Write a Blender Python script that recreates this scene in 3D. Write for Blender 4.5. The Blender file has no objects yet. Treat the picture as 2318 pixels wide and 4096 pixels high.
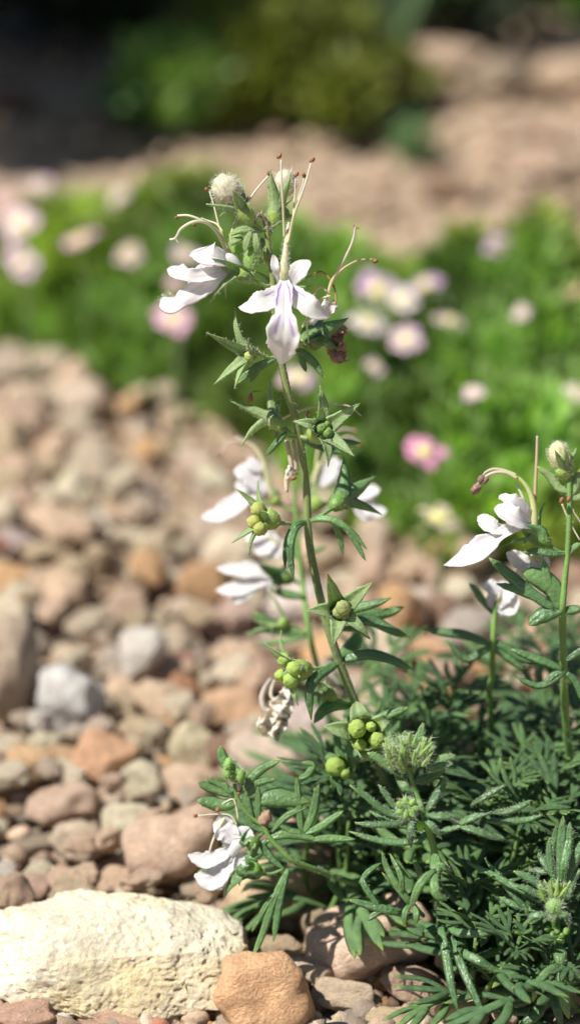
import bpy, math, random
import numpy as np
from mathutils import Vector, Matrix, noise

random.seed(7)
rng = np.random.default_rng(7)
sc = bpy.context.scene
col = sc.collection
# 1 Blender unit = 10 cm
PITCH = math.radians(25); FOC = 6.0; CAMH = 3.572
KK = 1.19/2318            # units per photo pixel at the focus distance
F = Vector((0, math.cos(PITCH), -math.sin(PITCH)))
U = Vector((0, math.sin(PITCH), math.cos(PITCH)))
R = Vector((1, 0, 0))
CAM = Vector((0, 0, CAMH))
def P(sx, sy, dd=0.0):    # a point seen at photo pixel (sx,sy), dd units behind the focus plane
    z = FOC+dd
    return CAM+z*(F+R*((sx-1159)*KK/FOC)+U*((2048-sy)*KK/FOC))
def G(sx, sy, h=0.0):     # the point of the level plane z=h seen at that pixel
    d = F+R*((sx-1159)*KK/FOC)+U*((2048-sy)*KK/FOC)
    return CAM+d*((h-CAMH)/d.z)
def zoomer(x0, y0, s, base=0.0):
    def f(x, y, dd=0.0): return P(x0+x/s, y0+y/s, base+dd)
    return f
def V(a, b, c): return (R*a+U*b-F*c).normalized()   # right, up in view, towards the viewer
GD = Vector((0, 0, -1))

# ------------------------------------------------------------------ materials
def newmat(name):
    m = bpy.data.materials.new(name); m.use_nodes = True
    nt = m.node_tree; nt.nodes.clear()
    return m, nt, (lambda t, **k: mk(nt, t, **k))
def mk(nt, t, **k):
    n = nt.nodes.new(t)
    for a, b in k.items():
        if hasattr(n, a) and not a.startswith('i_'): setattr(n, a, b)
    return n
def noise_node(nt, scale, detail=4, rough=.6, coord='Object'):
    tc = nt.nodes.new('ShaderNodeTexCoord'); n = nt.nodes.new('ShaderNodeTexNoise')
    n.inputs['Scale'].default_value = scale; n.inputs['Detail'].default_value = detail
    n.inputs['Roughness'].default_value = rough
    nt.links.new(tc.outputs[coord], n.inputs['Vector']); return n
def ramp(nt, inp, stops):
    r = nt.nodes.new('ShaderNodeValToRGB'); e = r.color_ramp.elements
    while len(e) < len(stops): e.new(.5)
    for i, (p, c) in enumerate(stops):
        e[i].position = p; e[i].color = (*c, 1) if len(c) == 3 else c
    nt.links.new(inp, r.inputs[0]); return r
def mul(nt, a, b, fac=1.0, mode='MULTIPLY'):
    m = nt.nodes.new('ShaderNodeMix'); m.data_type = 'RGBA'; m.blend_type = mode
    if isinstance(fac, (int, float)): m.inputs[0].default_value = fac
    else: nt.links.new(fac, m.inputs[0])
    for s, i in ((a, 6), (b, 7)):
        if isinstance(s, tuple): m.inputs[i].default_value = (*s, 1)
        else: nt.links.new(s, m.inputs[i])
    return m.outputs[2]

def plantmat(name, c, rough=.5, trans=.25, tcol=None, var=.35, nscale=14, bump=.0, bscale=160, spec=.5):
    """base colour x painted pattern (veins, tips) x mottling, part of the light let through"""
    m, nt, N = newmat(name)
    out = N('ShaderNodeOutputMaterial'); pb = N('ShaderNodeBsdfPrincipled')
    at = N('ShaderNodeAttribute'); at.attribute_name = 'Col'
    nz = noise_node(nt, nscale)
    r = ramp(nt, nz.outputs[0], [(.3, (1-var,)*3), (.7, (1+var*.6,)*3)])
    b = mul(nt, at.outputs['Color'], c); b = mul(nt, b, r.outputs[0])
    nt.links.new(b, pb.inputs['Base Color'])
    pb.inputs['Roughness'].default_value = rough
    pb.inputs['Specular IOR Level'].default_value = spec
    if bump:
        n2 = noise_node(nt, bscale, 2); bp = N('ShaderNodeBump'); bp.inputs['Strength'].default_value = bump
        bp.inputs['Distance'].default_value = .004
        nt.links.new(n2.outputs[0], bp.inputs['Height']); nt.links.new(bp.outputs[0], pb.inputs['Normal'])
    if trans:
        tr = N('ShaderNodeBsdfTranslucent'); mx = N('ShaderNodeMixShader'); mx.inputs[0].default_value = trans
        tb = mul(nt, b, tcol or (1.2, 1.3, .7)); nt.links.new(tb, tr.inputs['Color'])
        nt.links.new(pb.outputs[0], mx.inputs[1]); nt.links.new(tr.outputs[0], mx.inputs[2])
        nt.links.new(mx.outputs[0], out.inputs[0])
    else: nt.links.new(pb.outputs[0], out.inputs[0])
    return m
M = {}
M['leaf'] = plantmat('dark_leaf', (.112, .225, .09), .36, .25, (1.3, 1.9, .8), .4, 10, 1.0, 110, .75)
M['leaf2'] = plantmat('fresh_leaf', (.16, .29, .11), .40, .32, (1.3, 1.7, .7), .35, 10, .8, 120, .6)
M['calyx'] = plantmat('calyx_green', (.30, .40, .19), .55, .34, (1.3, 1.6, .6), .25, 16, .6, 130, .35)
M['stem'] = plantmat('stem_green', (.19, .27, .105), .55, .12, None, .3, 9, .3, 90, .3)
M['stemb'] = plantmat('stem_brownish', (.27, .21, .13), .55, .1, None, .3, 9, .3, 90, .3)
M['pod'] = plantmat('nutlet_green', (.45, .54, .19), .7, .3, None, .25, 12, .6, 60, .15)
M['podg'] = plantmat('nutlet_dark_green', (.24, .38, .11), .6, .25, None, .3, 16, .8, 70, .2)
M['petal'] = plantmat('petal_white', (.89, .885, .87), .5, .5, (1, 1, 1), .05, 12, .25, 70, .3)
M['wither'] = plantmat('withered_petal', (.80, .76, .65), .7, .3, (1, .9, .7), .3, 20, .5, 60, .2)
M['brownp'] = plantmat('brown_petal', (.55, .37, .26), .7, .3, (1, .7, .5), .4, 22, .5, 60, .2)
M['fil'] = plantmat('filament', (.80, .78, .70), .4, .3, (1, 1, .9), .05, 12, 0, 1, .4)
M['anther'] = plantmat('anther_brown', (.30, .14, .065), .5, 0, None, .3, 60, .5, 200, .3)
M['tubec'] = plantmat('corolla_tube', (.66, .66, .42), .5, .35, (1, 1, .8), .1, 12, .2, 90, .3)
M['hair'] = plantmat('plant_hair', (.78, .80, .70), .5, .4, (1, 1, 1), .02, 4, 0, 1, .4)
M['bud'] = plantmat('bud_cream', (.70, .66, .52), .65, .2, (1, 1, .8), .2, 14, .4, 100, .2)
M['dpetal'] = plantmat('daisy_petal', (.82, .66, .74), .6, .3, (1, .9, 1), .08, 8, 0, 1, .3)
M['dheart'] = plantmat('daisy_heart', (.82, .76, .28), .7, .1, None, .2, 20, 0, 1, .2)
M['cover'] = plantmat('cover_green', (.26, .40, .12), .42, .40, (1.3, 1.5, .5), .4, 5, 0, 1, .4)
M['shrubl'] = plantmat('shrub_leaf', (.13, .17, .045), .55, .25, (1.3, 1.4, .6), .4, 2, 0, 1, .3)
M['shrubd'] = plantmat('shade_tinted_leaf', (.03, .045, .02), .55, .1, None, .4, 2, 0, 1, .3)  # near-black leaf colour carries the shade of the upper left corner
M['agave'] = plantmat('blue_leaf', (.22, .36, .17), .5, .1, None, .2, 3, 0, 1, .3)
M['twig'] = plantmat('dry_twig', (.16, .12, .09), .8, 0, None, .4, 12, .5, 60, .2)

def stonemat(name, mode='obj', pits=False, var=.24, nscale=2.2, cscale=8, bump=1.0, bdist=.018, coord='Object'):
    m, nt, N = newmat(name)
    out = N('ShaderNodeOutputMaterial'); pb = N('ShaderNodeBsdfPrincipled')
    if mode == 'obj':
        oi = N('ShaderNodeObjectInfo'); base = oi.outputs['Color']
    else:
        at = N('ShaderNodeAttribute'); at.attribute_name = 'Col'; base = at.outputs['Color']
    n1 = noise_node(nt, nscale, 5, .6, coord)
    r1 = ramp(nt, n1.outputs[0], [(.32, (1-var, 1-var*1.2, 1-var*1.4)), (.47, (1, 1, 1)), (.68, (1.2, 1.2, 1.17))])
    b = mul(nt, base, r1.outputs[0])
    n2 = noise_node(nt, cscale, 8, .72, coord)
    r2 = ramp(nt, n2.outputs[0], [(.34, (.80, .76, .72)), (.43, (.98, .98, .98)), (.56, (1.04, 1.04, 1.04)), (.655, (1.38, 1.38, 1.40))])
    b = mul(nt, b, r2.outputs[0], .8)
    if pits:
        tc = N('ShaderNodeTexCoord'); vo = N('ShaderNodeTexVoronoi'); vo.inputs['Scale'].default_value = 26
        nt.links.new(tc.outputs[coord], vo.inputs['Vector'])
        n3 = noise_node(nt, 5, 3, .6, coord)
        rv = ramp(nt, vo.outputs['Distance'], [(.12, (1, 1, 1)), (.30, (0, 0, 0))])
        rn = ramp(nt, n3.outputs[0], [(.50, (0, 0, 0)), (.62, (1, 1, 1))])
        k = mul(nt, rv.outputs[0], rn.outputs[0])
        b = mul(nt, b, (.42, .38, .33), k, 'MIX')
        n4 = noise_node(nt, 3.0, 6, .6, coord)
        r4 = ramp(nt, n4.outputs[0], [(.45, (1, 1, 1)), (.62, (1.0, .90, .70))])
        b = mul(nt, b, r4.outputs[0])
    nt.links.new(b, pb.inputs['Base Color'])
    pb.inputs['Roughness'].default_value = .82; pb.inputs['Specular IOR Level'].default_value = .25
    bp = N('ShaderNodeBump'); bp.inputs['Strength'].default_value = bump; bp.inputs['Distance'].default_value = bdist
    n5 = noise_node(nt, cscale*1.6, 6, .7, coord)
    nt.links.new(n5.outputs[0], bp.inputs['Height']); nt.links.new(bp.outputs[0], pb.inputs['Normal'])
    nt.links.new(pb.outputs[0], out.inputs[0])
    return m
M['stone'] = stonemat('pebble_stone')
M['rock'] = stonemat('chalky_rock', pits=True, var=.12, nscale=9, cscale=38, bump=.9, bdist=.012)
M['gravel'] = stonemat('gravel_grain', 'attr', nscale=9, cscale=30, bdist=.01)
# soil
m, nt, N = newmat('sandy_soil'); M['soil'] = m
out = N('ShaderNodeOutputMaterial'); pb = N('ShaderNodeBsdfPrincipled')
n1 = noise_node(nt, 1.6, 6, .65); r1 = ramp(nt, n1.outputs[0], [(.3, (.34, .24, .16)), (.5, (.47, .35, .245)), (.7, (.56, .43, .32))])
n2 = noise_node(nt, 22, 6, .7); r2 = ramp(nt, n2.outputs[0], [(.35, (.5, .47, .44)), (.55, (1, 1, 1))])
b = mul(nt, r1.outputs[0], r2.outputs[0]); nt.links.new(b, pb.inputs['Base Color']); pb.inputs['Roughness'].default_value = .95
bp = N('ShaderNodeBump'); bp.inputs['Strength'].default_value = .8; bp.inputs['Distance'].default_value = .03
nt.links.new(n2.outputs[0], bp.inputs['Height']); nt.links.new(bp.outputs[0], pb.inputs['Normal'])
nt.links.new(pb.outputs[0], out.inputs[0])

# ------------------------------------------------------------------ mesh helpers
class MB:
    def __init__(s): s.v = []; s.f = []; s.c = []; s.m = []
    def add(s, vs, fs, cols=(1, 1, 1), m=0):
        o = len(s.v); s.v.extend(vs); s.f.extend([tuple(i+o for i in f) for f in fs]); s.m.extend([m]*len(fs))
        if isinstance(cols, tuple): s.c.extend([cols]*len(vs))
        else: s.c.extend(cols)
    def build(s, name, mats, parent=None, smooth=True, origin=None):
        off = origin or (parent_world(parent) if parent else Vector())
        me = bpy.data.meshes.new(name)
        me.from_pydata([tuple(Vector(p)-off) for p in s.v], [], s.f)
        for mm in (mats if isinstance(mats, (list, tuple)) else [mats]): me.materials.append(M[mm])
        me.polygons.foreach_set('material_index', s.m)
        if smooth: me.polygons.foreach_set('use_smooth', [True]*len(s.f))
        a = me.color_attributes.new('Col', 'FLOAT_COLOR', 'POINT')
        arr = np.ones((len(s.v), 4), np.float32); arr[:, :3] = np.array(s.c, np.float32).reshape(-1, 3)
        a.data.foreach_set('color', arr.ravel()); me.update()
        o = bpy.data.objects.new(name, me); col.objects.link(o)
        if parent: o.parent = parent
        else: o.location = off
        return o
WPOS = {}
def parent_world(p):
    v = Vector()
    while p is not None: v += p.location; p = p.parent
    return v
def tag(o, label=None, cat=None, group=None, kind=None):
    if label: o['label'] = label
    if cat: o['category'] = cat
    if group: o['group'] = group
    if kind: o['kind'] = kind
    return o
def thing(name, loc, label, cat, group=None):
    o = bpy.data.objects.new(name, None); col.objects.link(o); o.location = loc; o.empty_display_size = .05
    return tag(o, label, cat, group)

def spline(pts, n):
    pts = [Vector(p) for p in pts]
    if len(pts) == 2: return [pts[0].lerp(pts[1], i/(n-1)) for i in range(n)]
    q = [pts[0]*2-pts[1]]+pts+[pts[-1]*2-pts[-2]]
    out = []; segs = len(pts)-1
    for i in range(n):
        t = i/(n-1)*segs; k = min(int(t), segs-1); t -= k
        a, b, c, d = q[k:k+4]
        out.append(.5*((2*b)+(c-a)*t+(2*a-5*b+4*c-d)*t*t+(3*b-a-3*c+d)*t**3))
    return out
def interp(a, t):
    if isinstance(a, (int, float)): return a
    if isinstance(a[0], (tuple, list)):
        for (t0, v0), (t1, v1) in zip(a, a[1:]):
            if t <= t1:
                u = (t-t0)/max(t1-t0, 1e-6); u = u*u*(3-2*u)*.5+u*.5
                return v0+(v1-v0)*u
        return a[-1][1]
    x = t*(len(a)-1); k = min(int(x), len(a)-2); return a[k]+(a[k+1]-a[k])*(x-k)
def tube(mb, pts, r, n=6, nv=None, cols=(1, 1, 1), m=0, tip=False):
    nv = nv or max(4, len(pts)*4); c = spline(pts, nv)
    T = (c[1]-c[0]).normalized(); S = T.orthogonal().normalized(); vs = []; fs = []; cc = []
    for i, p in enumerate(c):
        T = (c[min(i+1, nv-1)]-c[max(i-1, 0)]).normalized()
        S = (S-T*S.dot(T)).normalized(); B = T.cross(S); t = i/(nv-1); rr = interp(r, t)
        for k in range(n):
            a = 2*math.pi*k/n; vs.append(p+(S*math.cos(a)+B*math.sin(a))*rr)
            cc.append(cols(t) if callable(cols) else cols)
    for i in range(nv-1):
        for k in range(n): fs.append((i*n+k, i*n+(k+1) % n, (i+1)*n+(k+1) % n, (i+1)*n+k))
    fs.append(tuple(range(n-1, -1, -1))); fs.append(tuple((nv-1)*n+k for k in range(n)))
    mb.add(vs, fs, cc, m)
TOOTH = [(0, .55), (.22, 1), (.5, .78), (.8, .30), (1, .02)]
LEAFW = [(0, .45), (.2, .85), (.55, 1), (.85, .72), (1, .08)]
def ribbon(mb, pts, w, prof=LEAFW, up=None, thick=.0015, cup=.35, groove=.0, nu=6, nv=12, ruffle=0, cols=None, m=0, twist=0, keel=0):
    c = spline(pts, nv); up = up or V(0, .3, 1); vs = []; fs = []; cc = []; sd = random.random()*50
    ring = 2*nu; lastS = None
    for i, p in enumerate(c):
        T = (c[min(i+1, nv-1)]-c[max(i-1, 0)]).normalized(); t = i/(nv-1)
        S = T.cross(up)
        if S.length < .15: S = lastS-T*lastS.dot(T) if lastS else T.orthogonal()
        S.normalize()
        if lastS and S.dot(lastS) < 0: S = -S
        lastS = S; Nn = S.cross(T)
        if twist:
            q = Matrix.Rotation(twist*t, 3, T); S2 = q@S; Nn = q@Nn
        else: S2 = S
        ww = w*interp(prof, t); fl = thick*min(1, .25+2.2*min(t, 1-t)+.3)
        for k in range(ring):
            if k <= nu: u = -1+2*k/nu; side = 1
            else: u = 1-2*(k-nu)/nu; side = -1
            th = fl*math.sqrt(max(0, 1-u*u))*side
            h = cup*ww*(u*u)+keel*ww*abs(u)+th
            if side > 0: h -= groove*math.exp(-(u/.22)**2)
            x = u*ww
            if ruffle:
                q = noise.noise(Vector((t*7+sd, u*1.5+sd, sd)))
                h += ruffle*q*(abs(u)**1.5)*ww; x *= 1+(.07*noise.noise(Vector((t*38+sd, math.copysign(5, u), sd))) if nv > 22 else 0)*abs(u)+.17*noise.noise(Vector((t*14+sd, math.copysign(3, u), sd)))*abs(u)
            vs.append(p+S2*x+Nn*h)
            cc.append(cols(u, t) if cols else (1, 1, 1))
    for i in range(nv-1):
        for k in range(ring): fs.append((i*ring+k, i*ring+(k+1) % ring, (i+1)*ring+(k+1) % ring, (i+1)*ring+k))
    fs.append(tuple(range(ring-1, -1, -1))); fs.append(tuple((nv-1)*ring+k for k in range(ring)))
    mb.add(vs, fs, cc, m)
def blob(mb, c, r, axis=None, length=1.0, bump=.06, n=12, cols=(1, 1, 1), m=0, fr=3.0, furrow=0):
    axis = (axis or Vector((0, 0, 1))).normalized(); S = axis.orthogonal().normalized(); B = axis.cross(S)
    vs = []; fs = []; cc = []; sd = random.random()*90; nr = n; bump = bump*1.4; ns = int(n*1.4)
    for i in range(nr+1):
        th = math.pi*i/nr
        for k in range(ns):
            a = 2*math.pi*k/ns
            d = S*math.sin(th)*math.cos(a)+B*math.sin(th)*math.sin(a)+axis*math.cos(th)
            q = 1+bump*noise.noise(d*fr+Vector((sd,)*3))*2
            if furrow: q *= 1-furrow*abs(math.sin(2.5*a))**4
            vs.append(c+(S*math.sin(th)*math.cos(a)+B*math.sin(th)*math.sin(a)+axis*math.cos(th)*length)*r*q)
            cc.append(cols(math.cos(th)) if callable(cols) else cols)
    for i in range(nr):
        for k in range(ns): fs.append((i*ns+k, (i+1)*ns+k, (i+1)*ns+(k+1) % ns, i*ns+(k+1) % ns))
    mb.add(vs, fs, cc, m)
def hair(mb, p, d, L, r=.00055):
    L *= .62; r *= .52
    d = d.normalized(); b = Vector((random.uniform(-1, 1), random.uniform(-1, 1), random.uniform(-1, 1)))*.35
    S = d.orthogonal().normalized(); B = d.cross(S); q = p+d*L*.55; e = p+(d+b)*L
    vs = []
    for (o, rr) in ((p, r), (q, r*.8)):
        for k in range(3):
            a = 2.094*k; vs.append(o+(S*math.cos(a)+B*math.sin(a))*rr)
    vs.append(e)
    mb.add(vs, [(0, 1, 4, 3), (1, 2, 5, 4), (2, 0, 3, 5), (3, 4, 6), (4, 5, 6), (5, 3, 6)])
def hairs_from(src, parent, n, L, r=.00055, lean=None, name='hairs'):
    """fine hairs standing on the surface of a mesh-in-the-making"""
    mb = MB(); fs = [f for f in src.f if len(f) == 4]
    if not fs: return
    wts = []
    for f in fs:
        a, b, c, d = (src.v[i] for i in f); wts.append((c-a).cross(d-b).length)
    for f in random.choices(fs, weights=wts, k=int(n*1.7)):
        a, b, c, d = (src.v[i] for i in f); nn = (c-a).cross(d-b)
        if nn.length < 1e-12: continue
        p = a.lerp(b, random.random()).lerp(d.lerp(c, random.random()), random.random())
        dr = nn.normalized()+Vector((random.gauss(0, .3), random.gauss(0, .3), random.gauss(0, .3)))
        if lean: dr += lean
        hair(mb, p, dr, L*random.uniform(.5, 1.2), r)
    o = mb.build(name, 'hair', parent, smooth=False); o['kind'] = 'stuff'; return o

def veincol(u, t):
    k = math.exp(-(u/.13)**2)*.25+.12*abs(math.sin(9*u+5*t))
    y = max(0, t-.90)*9
    return (1+k+y*1.3, 1+k*.9+y*.7, 1+k*.5)
def calyxcol(u, t):
    k = math.exp(-(u/.12)**2)*.3; e = .25*max(0, abs(u)-.7)/.3; b = max(0, .35-t)*1.6
    return (1+k+e+b*1.2, 1+k+e+b*.9, 1+k+e*1.2)
def calyx(parent, stemp, base, mouth, tips, w=34, rc=26, nuts=(), hairn=110, mat='calyx', nmat='pod', up=None, ped=7, cup=.5, green=1):
    """five-toothed calyx on a stalk; tips are world points"""
    ax = (mouth-base).normalized(); mb = MB(); w *= KK*.88; rc *= KK; L = (mouth-base).length
    for tp in tips:
        wf = 1
        if isinstance(tp, tuple): tp, wf = tp
        d = tp-mouth; d -= ax*d.dot(ax)
        if d.length < 1e-5: d = ax.orthogonal()
        d.normalize(); rim = mouth+d*rc; mid = rim.lerp(tp, .45)+d*rc*.15
        mid += (rim-base).normalized()*((tp-rim).length*.12)
        ribbon(mb, [base+d*rc*.35+ax*L*.12, base.lerp(rim, .62)+d*rc*.22, rim, mid, tp], w*wf, [(0, .45), (.3, .95), (.45, .92), (.66, .58), (.86, .22), (1, .015)],
               up=(ax-d*.35), thick=.0022, cup=cup, groove=.0008, nu=6, nv=14, cols=calyxcol)
    S = ax.orthogonal().normalized(); B = ax.cross(S); vs = []; fs = []; cc = []
    prof = [(0, .25), (.2, .72), (.55, .98), (1, 1.0), (1.0, .92), (.5, .85), (.15, .4)]; n = 14
    for (h, rr) in prof:
        for k in range(n):
            a = 2*math.pi*k/n; vs.append(base+ax*L*h+(S*math.cos(a)+B*math.sin(a))*rc*rr); cc.append((1.35, 1.3, .9) if h < .3 else (1.25, 1.25, .7))
    for i in range(len(prof)-1):
        for k in range(n): fs.append((i*n+k, i*n+(k+1) % n, (i+1)*n+(k+1) % n, (i+1)*n+k))
    fs.append(tuple(range(n-1, -1, -1))); fs.append(tuple((len(prof)-1)*n+k for k in range(n)))
    mb.add(vs, fs, cc)
    if stemp is not None:
        mdp = stemp.lerp(base, .5)+Vector((0, 0, -.004)); tube(mb, [stemp, mdp, base+ax*L*.05], [ped*KK*.85, ped*KK, ped*KK*1.3], 7, 9, (1.1, 1.1, .9))
    o = mb.build('calyx', mat, parent)
    if hairn: hairs_from(mb, o, hairn, .0105, .0005)
    for (c, r) in nuts:
        nb = MB(); blob(nb, c, r*KK, ax, .95, .07, 14, lambda z: (1, 1, 1), furrow=.04); nb.build('nutlet', nmat, o)
    return o
def leaf(parent, pts, w, mat='leaf', up=None, cup=-.35, hairn=0, prof=LEAFW, thick=.0028, name='leaf', extra=(), groove=.0022, nv=14):
    mb = MB(); ribbon(mb, pts, w*KK, prof, up, thick, cup, groove, 7, nv, cols=veincol)
    for (p2, w2) in extra: ribbon(mb, p2, w2*KK, prof, up, thick, cup, groove, 7, 10, cols=veincol)
    o = mb.build(name, mat, parent)
    if hairn: hairs_from(mb, o, hairn, .0072, .0005)
    return o
def stamen(parent, pts, r=4.2, anth=None, anr=9, tipcol=(1, 1, 1), basecol=(.95, .95, .6), mat='fil', name='stamen'):
    mb = MB(); tube(mb, pts, [r*KK*1.1, r*KK*.9, r*KK*.6], 6, 22, lambda t: tuple(basecol[i]*(1-t)+tipcol[i]*t for i in range(3)))
    if anth is not None:
        d = (Vector(pts[-1])-Vector(pts[-2])).normalized()
        if anth is True: anth = Vector(pts[-1])+d*anr*KK*.4
        a = (d+V(random.uniform(-.4, .4), 0, .2)); blob(mb, anth, anr*KK*.62, a, 1.5, .12, 9, m=1, furrow=.25)
    return mb.build(name, [mat, 'anther'], parent)
def petal(parent, pts, prof, up=None, cup=.2, ruffle=.25, mat='petal', cols=None, thick=.0012, name='petal', nu=14, nv=26, twist=0, keel=0, label=None):
    """prof: half widths in photo pixels along the petal"""
    mb = MB(); ribbon(mb, pts, KK, prof, up, thick, cup, 0, nu, nv, ruffle, cols, 0, twist, keel)
    o = mb.build(name, mat, parent); o['_m'] = 0; del o['_m']
    if label: o['label'] = label
    return o, mb

# ------------------------------------------------------------------ stones
def ico(sub):
    import bmesh
    bm = bmesh.new(); bmesh.ops.create_icosphere(bm, subdivisions=sub, radius=1); bm.verts.ensure_lookup_table()
    v = np.array([x.co[:] for x in bm.verts]); f = [tuple(y.index for y in x.verts) for x in bm.faces]; bm.free(); return v, f
ICO = {k: ico(k) for k in (1, 2, 4, 5, 7)}
def stone_pts(sub, seed, sharp=9, planes=13, amp=.07, fr=1.6, fine=.015):
    r_ = np.random.default_rng(seed); v, f = ICO[sub]; v = v/np.linalg.norm(v, axis=1)[:, None]
    n = r_.normal(size=(planes, 3)); n /= np.linalg.norm(n, axis=1)[:, None]; c = r_.uniform(.62, 1.05, planes)
    d = np.maximum(v@n.T, 0)/c; base = np.full(len(v), 1/1.15)[:, None]
    r = (np.concatenate([d, base], 1)**sharp).sum(1)**(-1/sharp)
    p = v*r[:, None]
    if sub >= 4:
        off = Vector(r_.uniform(0, 90, 3)); q = np.array([noise.noise(Vector(x)*fr+off)*amp*2+noise.noise(Vector(x)*fr*4+off)*amp*.5+noise.noise(Vector(x)*fr*11+off)*fine*2 for x in p])
        p = p*(1+q)[:, None]
    lo, hi = p.min(0), p.max(0); p = (p-(lo+hi)/2)/((hi-lo)/2)
    return p, f
def stone_mesh(name, sub, seed, mat, **k):
    p, f = stone_pts(sub, seed, **k); me = bpy.data.meshes.new(name); me.from_pydata(p.tolist(), [], f)
    me.polygons.foreach_set('use_smooth', [True]*len(f)); me.materials.append(M[mat]); me.update(); return me
VAR = [stone_mesh('pebble_shape', 4, 100+i, 'stone', sharp=random.choice([9, 14, 22]), planes=random.choice([8, 11, 15]), amp=random.uniform(.07, .14), fine=.022) for i in range(22)]
PLACED = []    # x, y, r of stones on the ground
def put_stone(name, mesh, x, y, rx, ry, rz, rot, color, label, cat, group=None, z=None, tilt=0):
    o = bpy.data.objects.new(name, mesh); col.objects.link(o)
    o.location = (x, y, rz*.62 if z is None else z); o.scale = (rx, ry, rz); o.rotation_euler = (tilt, random.uniform(-.12, .12), rot)
    o.color = (*color, 1); tag(o, label, cat, group); PLACED.append((x, y, max(rx, ry)*.92)); return o
# colours as the stones themselves have
CREAM = (.74, .625, .46); PEACH = (.72, .53, .38); ORANGE = (.66, .41, .22); TAN = (.54, .42, .28); ROSE = (.64, .46, .34)
GREY = (.56, .48, .40); WHITE = (.78, .71, .63); BROWN = (.34, .22, .16); RED = (.50, .22, .15); PINKW = (.72, .61, .53); YELL = (.80, .715, .52); DGREY = (.20, .19, .18)
D2S = 2318/1456
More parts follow.
